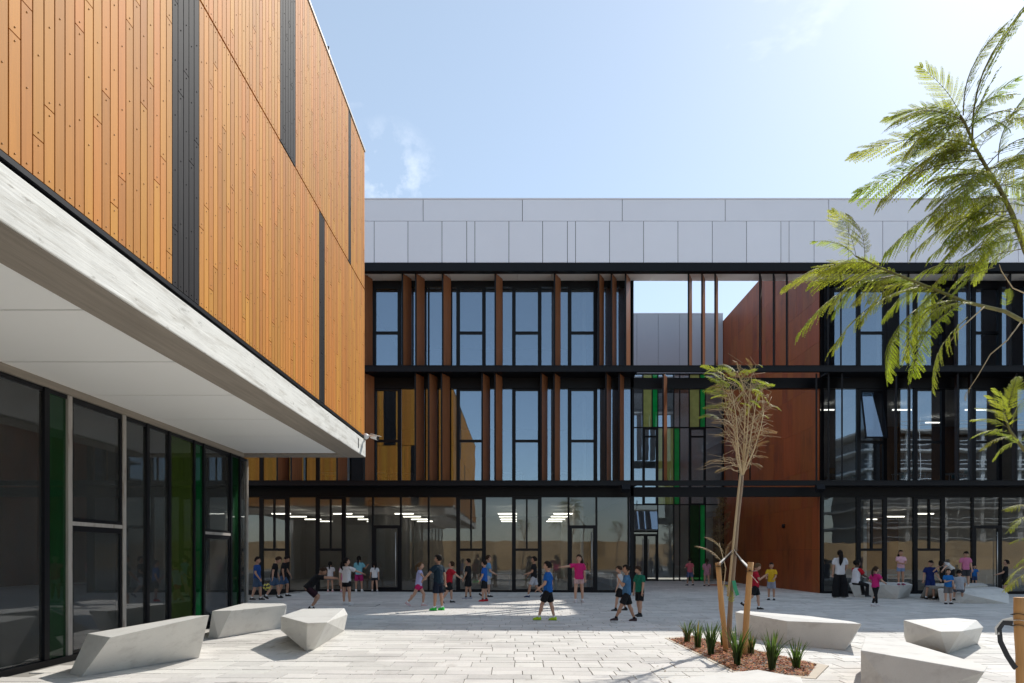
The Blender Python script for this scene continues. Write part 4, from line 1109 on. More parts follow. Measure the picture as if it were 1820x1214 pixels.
for cc, rr, zz in ((PY(1276,1006,a.y),0.062,0),(PY(1333,1015,b.y),0.066,0),(PY(1305,978,TYY),0.062,0)):
    ribbon(sp, [cc+Vector((rr*math.cos(t),rr*math.sin(t),0)) for t in [2*PI*j/14 for j in range(15)]], 0.02, 1, (0.1,0,1))
ribbon(sp, [PY(1335,1022,b.y-.07),PY(1342,1030,b.y-.07),PY(1347,1036,b.y-.07)], 0.014, 0)
tag(sp.build('tie_strap', [M['strap_w'],M['strap_k']]), 'white and black straps tying the young tree to its two stakes', 'strap')
gt = MB(); ribbon(gt, [PY(1304,1032,TYY-.09),PY(1307,1046,TYY-.1),PY(1311,1058,TYY-.09)], 0.03, 0, (0,1,0)); tag(gt.build('green_tape', M['greenstrap']), 'green plastic tape hanging on the young tree trunk', 'tape')

# ---- two more young trees behind the camera, seen only in the glass
def tree_copy(src, loc, label):
    r_ = src.copy(); COL.objects.link(r_); r_.location = loc; WL[r_.name] = Vector(loc); r_['label'] = label
    for ch in list(src.children):
        c_ = ch.copy(); COL.objects.link(c_); c_.parent = r_
T2['group'] = 'young trees in the court'
tree_copy(T2, Vector((0.6,-4.5,0)), 'young tree mirrored in the glass left of the middle door')
tree_copy(T2, Vector((9.5,-8.0,0)), 'young tree mirrored faintly in the stair hall glass')
# ---- slim tree in the recess
B3 = P(1281,1040)
T3 = thing('slim_tree', 'slim columnar tree with brownish leaves in the recess by the stair hall', 'tree', B3)
tp3 = [B3, PY(1280,980,B3.y), PY(1278,930,B3.y), PY(1277,885,B3.y)]
branch(T3, tp3, 0.05, 0.012, 'bark', 'trunk')
cr = MB(); r3 = random.Random(31)
for i in range(70):
    t = r3.uniform(0.06,1.0); pz = 1030-148*t; hw = 17*(math.sin(PI*min(1,0.15+0.85*(1-t)))**0.6)*(1 if t > .3 else .8)
    c0 = PY(1280,pz+10,B3.y)
    tip = PY(1280+r3.uniform(-1,1)*hw, pz-6, B3.y+r3.uniform(-.5,.5))
    cr.tube([c0,tip],[0.008,0.004],n=3,mi=1)
    for j in range(34):
        c = c0.lerp(tip, r3.uniform(0.35,1.05)) + Vector((r3.uniform(-.1,.1),r3.uniform(-.1,.1),r3.uniform(-.12,.12)))
        d = Vector((r3.uniform(-1,1),r3.uniform(-1,1),r3.uniform(-.3,1))).normalized(); s = d.orthogonal().normalized(); L = r3.uniform(.07,.12)
        cr.add([c, c+d*L*.5+s*L*.25, c+d*L, c+d*L*.5-s*L*.25], [(0,1,2,3)])
cr.build('crown', [M['leaf_brown'],M['bark']], T3)
q = MB(); q.prism([(B3.x+0.7*math.cos(t)*1.3,B3.y+0.55*math.sin(t)) for t in [2*PI*k/16 for k in range(16)]], -0.1, GZ(B3.x)+0.02)
tag(q.build('tree_pit', M['mulch']), kind='structure')

# ================================================================== small things
cm = thing('security_camera', 'white security camera on the corner of the timber-clad building', 'camera', (XL+0.02, Y1-0.08, 4.30))
c0 = Vector((XL+0.03, Y1-0.06, 4.36))
q = MB(); q.tube([c0+Vector((-0.03,0,0)), c0+Vector((0.03,0,0)), c0+Vector((0.075,0,0))],[0.075,0.07,0.045],n=16); q.build('mount', M['white_plastic'], cm)
q = MB(); q.tube([c0+Vector((0.07,0,0)), c0+Vector((0.12,-0.03,0.02)), c0+Vector((0.16,-0.05,0.0))], 0.02, n=8); q.build('arm', M['white_plastic'], cm)
d = Vector((0.80,-0.45,-0.28)).normalized(); h0 = c0+Vector((0.14,-0.03,0.0))
q = MB(); q.tube([h0, h0+d*0.02, h0+d*0.22],[0.03,0.05,0.052],n=14); q.build('housing', M['white_plastic'], cm)
q = MB(); q.tube([h0+d*0.2201, h0+d*0.235],[0.045,0.043],n=14); q.build('lens', M['black_plastic'], cm)
sd_ = d.cross(Vector((0,0,1))).normalized(); uu = sd_.cross(d)
q = MB(); q.obox(h0+d*0.15+uu*0.057, d*0.14, sd_*0.05, uu*0.004); q.build('sunshield', M['white_plastic'], cm)
ball = MB(); bc = P(469,1066); 
by = 19.4; bcx = PY(474,1043,by)
ball.ball(bcx, 0.105, nu=18, nv=12)
blk = []
for i, f in enumerate(ball.f):
    c = sum((Vector(ball.v[j]) for j in f), Vector())/len(f) - bcx; c.normalize()
    best = max(c.dot(Vector(u).normalized()) for u in ((0,-1,.1),(.85,-.5,.3),(-.85,-.5,.3),(0,-.4,1),(.5,-.6,-.8),(-.5,-.6,-.8),(0,1,0),(.8,.6,-.2),(-.8,.6,.2)))
    if best > 0.93: ball.m[i] = 1
M['ball'] = mat('yellow_ball', (0.62,0.55,0.10), 0.45); 
tag(ball.build('football', [M['ball'],M['black_plastic']]), 'yellow football with dark patches carried by the boy in blue', 'ball')

# classroom tables and chairs seen through the first-floor glass
def chair(x, y, z, rot, m, label, grp):
    t = thing('classroom_chair', label, 'chair', (x,y,z), grp); t.rotation_euler = (0,0,rot)
    def lp(q, name, mm):
        o = bpy.data.objects.new(name, q.mesh(name, M[mm])); COL.objects.link(o); o.parent = t
    for sx in (-1,1):
        for sy in (-1,1):
            q = MB(); q.tube([(sx*.2,sy*.19,0),(sx*.17,sy*.16,.44)],.013,n=6); lp(q,'leg','white_plastic')
    q = MB(); q.box(-.2,.2,-.2,.2,.44,.465); lp(q,'seat',m)
    q = MB(); q.tube([(-.17,-.18,.46),(-.17,-.24,.84)],.012,n=6); q.tube([(.17,-.18,.46),(.17,-.24,.84)],.012,n=6); lp(q,'back_frame','white_plastic')
    q = MB(); q.box(-.18,.18,-.25,-.225,.62,.86); lp(q,'backrest',m)
def table(x, y, z, label, grp, L=1.2):
    t = thing('classroom_table', label, 'table', (x,y,z), grp)
    q = MB(); q.box(x-L/2,x+L/2,y-.3,y+.3,z+.70,z+.73); q.build('table_top', M['white'], t)
    for sx in (-1,1):
        for sy in (-1,1):
            q = MB(); q.tube([(x+sx*(L/2-.05),y+sy*.26,z),(x+sx*(L/2-.05),y+sy*.26,z+.70)],.018,n=6); q.build('leg', M['white_plastic'], t)
M['teal'] = mat('teal_plastic', (0.03,0.22,0.22), 0.5); M['woodseat'] = mat('plywood_seat', (0.45,0.25,0.10), 0.5)
F1Z = zg(866)+0.004
for x, y in ((-7.9,29.4),(-5.6,29.3),(-5.0,29.6),(-0.3,29.5),(2.1,29.4)): table(x, y, F1Z, 'white classroom table behind first-floor glass of the left wing', 'tables in the left wing')
for x, y, ro in ((-8.2,30.1,.4),(-7.6,30.0,2.8),(-5.9,30.0,.2),(-5.2,30.1,3.0),(-5.5,28.75,1.0)): chair(x, y, F1Z, ro, 'woodseat', 'chair by the classroom tables on the left wing first floor', 'chairs in the left wing')
for x, y in ((14.6,29.6),(17.0,29.5),(19.2,29.6)): table(x, y, F1Z, 'white classroom table behind first-floor glass of the right wing', 'tables in the right wing')
for i, (x, y, ro) in enumerate(((13.2,28.9,.5),(14.3,30.2,.4),(15.0,30.1,2.8),(16.6,28.9,.3),(17.3,30.2,2.9),(18.9,28.9,.4),(19.6,30.2,3.1))): chair(x, y, F1Z, ro, 'teal' if i else 'woodseat', 'chair by the classroom tables on the right wing first floor' if i else 'plywood chair at left end of the right wing first floor glass', 'chairs in the right wing')

for x, y in ((-3.2,29.6),(-0.8,29.8),(1.2,29.5),(3.6,29.7)): table(x, y, 0.0, 'white table just inside the ground-floor glass of the left wing', 'ground-floor tables, left wing')
for x, y, ro in ((-3.5,30.3,.3),(-1.2,30.4,2.9),(0.9,30.2,.2),(1.6,30.3,3.2),(3.3,30.4,.5)): chair(x, y, 0.0, ro, 'woodseat', 'chair just inside the ground-floor glass of the left wing', 'ground-floor chairs, left wing')
for x, y in ((16.6,29.7),(21.3,29.8)): table(x, y, -0.06, 'white table just inside the ground-floor glass of the right wing', 'ground-floor tables, right wing')
# flush access cover and blown leaves on the paving
ac = P(648,1076); q = MB()
cov = thing('access_cover', 'flush steel-edged access cover in the paving below the pointing girl', 'cover', ac)
for (x0,x1,y0,y1) in ((-.4,.4,-.4,-.385),(-.4,.4,.385,.4),(-.4,-.385,-.385,.385),(.385,.4,-.385,.385)): q.box(ac.x+x0,ac.x+x1,ac.y+y0,ac.y+y1,ac.z-.01,ac.z+.006)
q.build('frame', M['steel'], cov)
q = MB(); q.box(ac.x-.38,ac.x+.38,ac.y-.38,ac.y+.38,ac.z-.01,ac.z+.0045); q.build('lid', M['paver'], cov)
lit = MB(); rl_ = random.Random(55)
for i in range(420):
    if i < 300: c = P(rl_.uniform(1150,1500), rl_.uniform(1128,1212))
    else: c = P(rl_.uniform(380,1700), rl_.uniform(1075,1210))
    a_ = rl_.uniform(0,PI); d_ = Vector((math.cos(a_),math.sin(a_),rl_.uniform(-.2,.3))); s_ = Vector((-d_.y,d_.x,rl_.uniform(-.2,.2))); L_ = rl_.uniform(.006,.022); w_ = L_*rl_.uniform(.2,.5)
    c = c + Vector((0,0,.006)); lit.add([c-d_*L_, c-s_*w_, c+d_*L_, c+s_*w_], [(0,1,2,3)])
tag(lit.build('leaf_litter', M['leaf_brown']), 'dry leaf bits blown across the paving', 'leaf litter', kind='stuff')
# ================================================================== people
_cl = {}
def cloth(c, rough=0.85):
    if c not in _cl:
        _cl[c] = mat('cloth', c, rough, noise=((9,9,9),0.10), noise2=((70,70,70),0.05), bump=((16,16,8),0.05), spec=0.2)
    return _cl[c]
SKIN = [mat('skin', c, 0.55, noise=((30,30,30),0.05)) for c in ((0.47,0.27,0.185),(0.38,0.205,0.13),(0.26,0.13,0.08),(0.085,0.043,0.03))]
HAIR = [mat('hair', c, 0.75, noise=((60,60,20),0.3), spec=0.12) for c in ((0.012,0.009,0.008),(0.035,0.020,0.012),(0.10,0.06,0.03))]
EYEM = mat('eye', (0.02,0.015,0.012), 0.2); LIP = mat('lip', (0.34,0.13,0.10), 0.5)
REMESH = []   # (object, extra MB, mats)
def dirv(fw, out, sd):
    fw, out = R(fw), R(out)
    return Vector((sd*math.sin(out), math.sin(fw)*math.cos(out), -math.cos(fw)*math.cos(out)))
def ell(c, r, f, rx, ry, n=14, p=2.4):
    o = []
    for k in range(n):
        t = 2*PI*k/n; ct, st = math.cos(t), math.sin(t)
        o.append(c + r*(rx*math.copysign(abs(ct)**(2/p),ct)) + f*(ry*math.copysign(abs(st)**(2/p),st)))
    return o
def person(px, fy, hy, yaw, label, shirt, pants, shoes=(0.02,0.02,0.022), skin=0, hair=0, style='short', lean=0, la=(5,8,15,4), ra=(-5,8,10,4),
           ll=(6,3,2), rl=(-6,3,-8), head=(0,0), legs='shorts', sleeve=None, sock=(0.75,0.75,0.75), base=0.0, adult=False, seat=None, twist=0, cat='person', hem=0.0, depth=None, fp=(0,0), sole=(0.7,0.7,0.7)):
    g = P(px, fy, base) if depth is None else Vector((XA(px,depth), depth, GZ(XA(px,depth))+base))
    if g.y > 27.55 and (px < 1122 or px > 1460): g.y = 27.55; g.x = XA(px, g.y); g.z = GZ(g.x)+base
    hh = 0.133 if adult else 0.158
    # ---- joints in units of stature, pelvis at origin, facing +y
    lr = R(lean); u = Vector((0, math.sin(lr), math.cos(lr))); f = Vector((0, math.cos(lr), -math.sin(lr))); r0 = Vector((1,0,0))
    qt = Quaternion(u, R(twist)); r = qt @ r0; f2 = qt @ f
    pel = Vector((0,0,0))
    sp_ = 0.30 if not adult else 0.315
    hipl = {}
    J = {}
    th, shn, ank = (0.235, 0.222, 0.045)
    low = 0
    for sd, L in ((-1,ll),(1,rl)):
        hip = Vector((sd*0.05, 0, -0.02)); kn = hip + dirv(L[0], L[1], sd)*th; an = kn + dirv(L[2], L[1]*0.3, sd)*shn
        J[sd] = [hip, kn, an]; low = min(low, an.z-ank)
    if seat is not None: low = min(low, -0.0)
    neck = pel + u*sp_
    hq = Quaternion((0,0,1), R(head[0])) 
    hu = Quaternion((1,0,0), R(-lean*0.55 - head[1]) ) @ u if True else u
    hf = hq @ (Quaternion((1,0,0), R(-lean*0.55-head[1])) @ f); hf = hf.normalized(); hr = hf.cross(hu).normalized(); hf = hu.cross(hr).normalized()
    hc = neck + hu*(0.022 + hh/2)
    top = hc.z + hh/2
    H = (fy-hy)/F*g.y/(top-low) if seat is None else seat
    S = H
    Mx = Matrix.Translation(Vector((g.x, g.y, g.z - low*S))) @ Matrix.Rotation(R(yaw),4,'Z') @ Matrix.Scale(S,4)
    def W(q): q.v = [tuple(Mx @ Vector(v)) for v in q.v]; return q
    t = thing('person', label, cat, (g.x, g.y, g.z))
    # ---- body
    b = MB()
    st = [(-0.045,.070,.056),(0,.084,.063),(.05,.078,.058),(.10,.072,.052),(.18,.086,.058),(.235,.092,.054),(.27,.078,.044),(sp_-.005,.034,.034)]
    b.ring_loft([ell(pel+u*h + (f*0.0), (r0.lerp(r, min(1,max(0,h/.2)))).normalized(), f, rx, ry) for h, rx, ry in st])
    b.capsule(neck-u*0.02, neck+hu*0.04, .030, .028)
    ex = MB()
    for sd, A in ((-1,la),(1,ra)):
        sh = pel + u*(sp_-0.038) + r*(sd*0.100); el_ = sh + (dirv(A[0],A[1],sd))*0.158; wr = el_ + dirv(A[2],A[3],sd)*0.135
        J[('a',sd)] = [sh, el_, wr]
        b.capsule(sh, el_, .031, .0245); b.capsule(el_, wr, .0245, .0175); 
        d = (wr-el_).normalized(); sv = d.cross(Vector((0,0,1)) if abs(d.z) < .8 else Vector((0,1,0))).normalized(); nv = d.cross(sv).normalized()
        pc = wr + d*0.03
        Mr = Matrix((sv, nv, d)).transposed()
        ex.ball(pc, .022, .011, .032, nu=8, nv=6, M=Mr)
        for k in range(4):
            o = sv*(-0.0165+0.011*k); Lf = (.030,.036,.034,.027)[k]
            p0 = pc+d*0.024+o; p1 = p0+(d*0.9+nv*0.35).normalized()*Lf*0.55+o*0.12; p2 = p1+(d*0.6+nv*0.8).normalized()*Lf*0.5
            ex.tube([p0,p1,p2],[.0062,.0056,.0045],n=5)
        p0 = pc-d*0.012+sv*(-0.018*1); ex.tube([p0, p0+(d*0.5-sv*0.8).normalized()*0.022, p0+(d*0.5-sv*0.8).normalized()*0.022+(d*0.9-sv*0.2).normalized()*0.018],[.0075,.0066,.005],n=5)
    for sd in (-1,1):
        hip, kn, an = J[sd]
        b.capsule(hip, kn, .050, .034); b.capsule(kn, an, .034, .021)
        cm_ = kn.lerp(an, 0.3); fwd = Vector((0,1,0)); b.ball(cm_ - fwd*0.008, .031, .030, .06, nu=8, nv=6)
    # head
    hw, hd, hz = .395*hh*0.92, .44*hh*0.98, .5*hh
    Hm = Matrix((hr, hf, hu)).transposed()
    hb = MB(); hb.ball((0,0,0), 1, nu=18, nv=14)
    for v in hb.v:
        x, y, z = v
        k = 1.0
        if z < 0: k = 1 - 0.30*z*z - (0.10*abs(z) if y > 0 else 0)
        yy = y
        if y > 0: yy = y*(0.94 - 0.04*abs(z)) + (0.10*(-z) if z < 0 else 0)
        if z < -0.2 and y < 0: yy *= 0.85
        ex.v.append(tuple(hc + Hm @ Vector((x*hw*k, yy*hd, z*hz))))
    o = len(ex.v)-len(hb.v)
    for ff in hb.f: ex.f.append([i+o for i in ff]); ex.m.append(0); ex.s.append(True)
    def hp(x,y,z): return hc + Hm @ Vector((x*hw, y*hd, z*hz))
    ex.ball(hp(0,1.0,-.12), hw*.13, hd*.17, hz*.13, nu=8, nv=6, M=Hm); ex.tube([hp(0,.93,.14),hp(0,1.0,-.06)],[hw*.07,hw*.11],n=6)
    for sd in (-1,1):
        ex.ball(hp(sd*1.0,-.05,-.05), hw*.10, hd*.16, hz*.20, nu=8, nv=6, M=Hm)
        ex.ball(hp(sd*.36,.845,.06), hw*.13, hd*.06, hz*.055, nu=8, nv=5, mi=1, M=Hm)
        ex.tube([hp(sd*.2,.90,.20),hp(sd*.52,.80,.21)],[hz*.03,hz*.022],n=4,mi=1)
    ex.ball(hp(0,.93,-.44), hw*.24, hd*.05, hz*.045, nu=8, nv=5, mi=2, M=Hm)
    W(b); W(ex)
    body = b.build('body', SKIN[skin], t, origin=(g.x,g.y,g.z)); REMESH.append((body, ex, (g.x,g.y,g.z), [EYEM, LIP], 0.0085*S/1.35))
    # ---- hair
    h = MB(); hb = MB(); hb.ball((0,0,0), 1, nu=22, nv=16); kp = []
    for ff in hb.f:
        c = sum((Vector(hb.v[i]) for i in ff), Vector())/len(ff)
        line = 0.50 if c.y > 0.35 else (0.1 if c.y > 0.0 else (-0.42 if style != 'short' else -0.30))
        if c.z > line + 0.06*math.sin(9*c.x+px): kp.append(ff)
    for v in hb.v:
        x, y, z = v; nz = 1.09 + 0.05*math.sin(7*x+3*y+px)*math.sin(5*z+px*.7) + (0.05 if z > .3 else 0)
        h.v.append(tuple(hc + Hm @ Vector((x*hw*nz*1.02, y*hd*(nz-.02) - hd*.03, z*hz*(nz-.01)))))
    for ff in kp: h.f.append(list(ff)); h.m.append(0); h.s.append(True)
    if style in ('pony','long'):
        n_ = 5; L = .20 if style == 'pony' else .24; bk = -hf
        p0 = hp(0,-.95,.25 if style == 'pony' else -.1)
        pts = [p0 + bk*(0.035*math.sin(PI*k/n_)+0.012) + Vector((0,0,-L*k/n_)) + hr*0.006*math.sin(k) for k in range(n_+1)]
        rr = [.020,.026,.026,.024,.018,.006] if style == 'pony' else [.04,.044,.042,.038,.028,.010]
        h.tube(pts, rr, n=8)
    if style == 'puff':
        h.ball(hp(0,-.7,.2), hw*1.1, hd*.8, hz*.7, M=Hm)
    W(h); h.build('hair', HAIR[hair], t, origin=(g.x,g.y,g.z))
    # ---- shirt
    s = MB(); hm = -0.035 - hem
    ss = [(hm,.098,.077),(0.02,.097,.076),(.08,.090,.070),(.16,.098,.071),(.225,.104,.067),(.258,.098,.060),(sp_-.018,.060,.050),(sp_+.004,.046,.044)]
    s.ring_loft([ell(pel+u*h_, (r0.lerp(r, min(1,max(0,h_/.2)))).normalized(), f, rx, ry) for h_, rx, ry in ss])
    sl = MB() if sleeve else s
    for sd in (-1,1):
        sh, el_, wr = J[('a',sd)]; e2 = sh.lerp(el_, 0.66)
        inn = pel + u*(sp_-0.045) + r*(sd*0.06)
        sl.tube([inn, sh.lerp(inn,.2), sh.lerp(el_,.2), e2],[.043,.046,.045,.047],n=10)
    if sleeve: W(sl); so = sl.build('sleeves', cloth(sleeve), t, origin=(g.x,g.y,g.z)); so['label'] = 'red sleeves'
    W(s); so = s.build('shirt', cloth(shirt), t, origin=(g.x,g.y,g.z)); REMESH.append((so, None, None, [], 0.010*S/1.35))
    # ---- shorts or trousers
    p = MB()
    p.ring_loft([ell(pel+u*h_*(1 if h_ > 0 else 0)+Vector((0,0,h_ if h_ <= 0 else 0)), r0, f, rx, ry) for h_, rx, ry in ((-.075,.060,.055),(-.05,.086,.068),(0,.092,.070),(.045,.086,.065))])
    for sd in (-1,1):
        hip, kn, an = J[sd]
        if legs == 'shorts': e = hip.lerp(kn,.80); p.tube([hip+Vector((0,0,.01)), hip.lerp(kn,.4), e],[.056,.058,.060],n=12)
        elif legs == 'short': e = hip.lerp(kn,.45); p.tube([hip+Vector((0,0,.01)), hip.lerp(kn,.25), e],[.055,.057,.058],n=12)
        elif legs == 'leggings': p.tube([hip, kn, kn.lerp(an,.35), an.lerp(kn,.1)],[.053,.038,.037,.026],n=12)
        elif legs == 'wide': p.tube([hip, hip.lerp(kn,.5), kn, an+Vector((0,0,-.02))],[.060,.068,.074,.082],n=12)
        else: p.tube([hip, kn, an],[.058,.046,.042],n=12)
    W(p); po = p.build('trousers' if legs in ('wide','long','leggings') else 'shorts', cloth(pants), t, origin=(g.x,g.y,g.z)); REMESH.append((po, None, None, [], 0.010*S/1.35))
    # ---- shoes and socks
    for i, sd in enumerate((-1,1)):
        hip, kn, an = J[sd]
        L_ = ll if sd < 0 else rl
        pit = fp[i]
        if pit == 0 and L_[2] < -25: pit = 35 if seat is None else 10
        Q = Quaternion((1,0,0), -R(pit)); fw = Q @ Vector((0,1,0)); uv = Q @ Vector((0,0,1)); rv = Quaternion((0,0,1), -sd*R(8)) @ Vector((1,0,0)); fw = Quaternion((0,0,1), -sd*R(8)) @ fw
        q = MB(); base_ = an - uv*0.045
        rings = []
        for (yy, w_, z0, z1) in ((-.040,.014,.010,.040),(-.033,.025,.006,.060),(-.01,.028,.006,.066),(.025,.030,.006,.054),(.06,.033,.006,.042),(.085,.029,.006,.034),(.100,.014,.008,.022)):
            c = base_ + fw*yy; rings.append([c+rv*(w_*a)+uv*(z0 if bz == 0 else (z0+(z1-z0)*bz)) for a, bz in ((-1,0),(1,0),(1,.45),(.7,.85),(.25,1),(-.25,1),(-.7,.85),(-1,.45))])
        q.ring_loft(rings)
        so_ = MB(); so_.ring_loft([[base_+fw*yy+rv*(w_*a)+uv*zz for a, zz in ((-1,-.0005),(1,-.0005),(1,.0065),(-1,.0065))] for yy, w_ in ((-.042,.016),(-.03,.026),(.03,.031),(.065,.034),(.09,.028),(.103,.014))], smooth=False)
        W(q); W(so_); sh_ = q.build('shoe', cloth(shoes,0.6), t, origin=(g.x,g.y,g.z)); so_.build('sole', cloth(sole,0.6), sh_, origin=(g.x,g.y,g.z))
        if legs not in ('wide','long'):
            q = MB(); q.tube([an-uv*0.01, an.lerp(kn,.16)],[.0245,.0255],n=10); W(q); q.build('sock', cloth(sock), t, origin=(g.x,g.y,g.z))
    return t
BLK=(0.012,0.012,0.014); NAVY=(0.012,0.022,0.07); DENIM=(0.06,0.10,0.17); WHT=(0.66,0.65,0.66); MAG=(0.52,0.02,0.14)
AWAY, CAM, LEFT, RIGHT = 0, 180, 90, -90
WALK = dict(ll=(24,3,10), rl=(-16,3,-34), la=(-22,8,-8,6), ra=(24,8,40,4))
person(457,1067,990,RIGHT,'boy in blue tee and denim shorts carrying the ball beside the left building',(0.02,0.07,0.25),DENIM,ra=(5,14,35,-6),la=(2,6,12,4),ll=(12,3,2),rl=(-8,3,-18),head=(0,6))
person(487,1064,989,-75,'boy in black tee and denim shorts, looking down, nearer of two by the left glass',BLK,DENIM,ll=(20,3,6),rl=(-14,3,-30),head=(0,28),hair=1,lean=6,la=(10,8,20,2),ra=(-14,8,-4,6))
person(503,1061,988,-80,'boy in black tee half hidden behind another boy in black',BLK,(0.05,0.09,0.17),ll=(24,3,-4),rl=(-6,3,-20),head=(0,25),lean=6,la=(20,10,30,0),skin=1)
person(547,1084,1008,-70,'child in black crouching mid-jump with both arms stretched to the right',BLK,(0.03,0.012,0.02),lean=42,la=(86,4,88,2),ra=(84,10,84,4),ll=(55,6,-28),rl=(48,6,-34),head=(0,-22),fp=(0,0),hair=1,skin=1)
person(587,1049,995,AWAY,'girl in white tee facing the glass, hair tied, feet apart',(0.58,0.54,0.55),(0.10,0.12,0.17),style='pony',legs='short',la=(20,8,60,-20),ra=(20,8,60,-20),shoes=(0.5,0.25,0.25),skin=1,ll=(0,5,0),rl=(0,5,0))
person(610,1048,996,AWAY,'child in pink mostly hidden behind the white-shirted girl with arm out',(0.50,0.18,0.26),(0.45,0.10,0.2),style='pony',legs='short',ll=(0,4,0),rl=(0,4,0),shoes=(0.5,0.2,0.25))
person(616,1076,992,-25,'girl in white tee and black shorts pointing right, back turned',WHT,BLK,style='pony',legs='short',ra=(62,30,70,20),la=(-16,16,8,4),ll=(2,6,2),rl=(0,6,0),shoes=(0.6,0.6,0.6),head=(-40,0))
person(638,1049,985,AWAY,'girl in light blue tee and magenta shorts, hand raised to the glass',(0.17,0.42,0.50),(0.33,0.02,0.12),style='pony',ra=(30,20,130,20),la=(20,8,70,-15),ll=(0,6,0),rl=(6,5,0),legs='shorts',shoes=(0.55,0.55,0.55),skin=1)
person(666,1048,995,20,'girl in white tee and dark shorts at the glass beside the door handle',WHT,(0.03,0.03,0.04),style='pony',legs='short',ll=(12,4,2),rl=(-10,4,-12),la=(15,8,40,0),ra=(-10,8,0,4),shoes=(0.2,0.2,0.22))
person(744,1078,999,-80,'girl in lilac tee and magenta shorts running, arms spread wide',(0.42,0.42,0.66),(0.50,0.02,0.12),style='pony',hair=2,legs='short',la=(-10,70,-4,66),ra=(30,62,40,60),ll=(30,3,-6),rl=(-26,3,-40),lean=6,shoes=(0.6,0.42,0.42),head=(-10,0),fp=(0,25))
person(779,1085,986,60,'tall boy in navy kit with bright green shoes at the sun patch',(0.010,0.025,0.04),(0.008,0.012,0.025),shoes=(0.03,0.55,0.06),la=(34,24,44,10),ra=(-16,10,-6,4),ll=(6,3,3),rl=(-4,3,-6),head=(22,0),skin=1,sole=(0.03,0.4,0.05))
person(798,1072,998,-65,'boy in red tee and black shorts, arm trailing, behind the navy-kit boy',(0.42,0.015,0.03),BLK,ra=(40,30,52,20),la=(-24,12,-10,6),ll=(20,3,2),rl=(-18,3,-36),lean=8,hair=1,head=(150,0))
person(832,1065,993,75,'boy in all black with grey shoes standing side-on',BLK,BLK,shoes=(0.35,0.35,0.4),ll=(4,6,3),rl=(-4,6,-6),la=(6,6,26,0),ra=(0,6,16,2),skin=1,sock=BLK)
person(868,1062,987,-80,'boy in light blue tee looking right, behind the blue-shirted boy with red shoes',(0.12,0.27,0.47),(0.4,0.4,0.42),ra=(10,8,60,4),ll=(4,3,2),rl=(-16,3,-34),hair=1)
person(861,1069,996,80,'boy in royal blue tee and black shorts with red shoes',(0.015,0.09,0.36),BLK,shoes=(0.50,0.02,0.03),sole=(0.5,0.02,0.03),la=(10,6,26,2),ra=(2,8,18,2),ll=(5,4,2),rl=(-3,4,-6),sock=BLK,head=(0,4))
person(949,1062,989,85,'boy in black tee and pale grey shorts striding left',BLK,(0.42,0.43,0.47),shoes=NAVY,**{**WALK,'rl':(-14,4,-42),'la':(14,16,70,10)},head=(0,-2),skin=1)
person(974,1103,998,75,'boy in blue tee and lime shoes walking left in front of the sun patch',(0.012,0.10,0.36),BLK,shoes=(0.40,0.62,0.02),sole=(0.2,0.3,0.03),ll=(22,4,14),rl=(-10,4,-14),la=(10,10,52,2),ra=(-14,10,18,6),fp=(0,0),head=(8,4))
person(1029,1071,986,-170,'girl in magenta tee and pale shorts pointing left',MAG,(0.50,0.33,0.32),style='long',hair=1,legs='short',ra=(55,75,60,80),la=(0,6,4,4),ll=(0,5,0),rl=(0,5,0),shoes=(0.55,0.5,0.5),head=(-45,0))
person(1102,1086,1006,80,'boy in white tee half hidden behind the boy in steel-blue tee',(0.50,0.49,0.50),BLK,la=(10,6,20,2),ra=(10,8,14,2),ll=(16,3,8),rl=(-12,3,-20),sock=BLK,hair=1,head=(0,14))
person(1137,1096,1006,120,'boy in green tee and black shorts looking left',(0.012,0.14,0.085),BLK,la=(6,8,12,2),ra=(8,8,10,2),ll=(10,5,2),rl=(-6,6,-10),sock=BLK,hair=1,head=(-20,20))
person(1114,1105,1004,85,'boy in steel-blue tee, hand at his mouth, walking left',(0.06,0.15,0.27),BLK,la=(30,6,150,0),ra=(-10,8,10,4),ll=(26,4,24),rl=(-14,4,-22),sock=BLK,shoes=(0.05,0.03,0.035),head=(8,4),skin=1)
person(1226,1041,992,15,'girl in coral tee and blue shorts by the stair hall, back turned',(0.52,0.12,0.15),(0.10,0.13,0.24),style='short',ll=(6,5,4),rl=(-12,5,-14),la=(30,6,90,-10),ra=(-8,8,0,4))
person(1256,1042,993,-10,'girl in pink tee and pink shorts by the stair hall',(0.46,0.22,0.28),(0.44,0.22,0.27),style='pony',hair=1,legs='short',ll=(4,4,2),rl=(-8,4,-12),la=(20,6,80,-10))
person(1343,1084,1001,-110,'boy in red tee and black shorts by the right stake, head bowed',(0.38,0.012,0.03),BLK,hair=2,la=(20,6,120,-10),ra=(30,8,130,-6),ll=(12,3,4),rl=(-20,3,-52),head=(10,22))
person(1371,1067,1000,150,'boy in yellow tee and grey shorts near the rust-brown wall',(0.60,0.36,0.02),(0.26,0.27,0.33),la=(14,6,70,-8),ra=(20,6,75,-10),ll=(0,3,0),rl=(0,3,0),skin=1,head=(25,6))
person(1493,1063,978,-15,'woman in white tee and wide black trousers with long dark ponytail',(0.62,0.61,0.62),BLK,style='long',legs='wide',adult=True,ll=(2,5,2),rl=(0,6,0),la=(4,8,12,2),ra=(10,10,40,-10),shoes=(0.6,0.58,0.55))
person(1521,1062,993,-75,'seated woman in white tee with red sleeves and black trousers',(0.62,0.61,0.64),BLK,skin=3,style='puff',legs='long',sleeve=(0.42,0.01,0.02),seat=1.60,ll=(82,8,14),rl=(76,10,-6),la=(30,10,74,-10),ra=(34,8,74,-12),lean=6,depth=24.1,base=0.085,head=(-10,0))
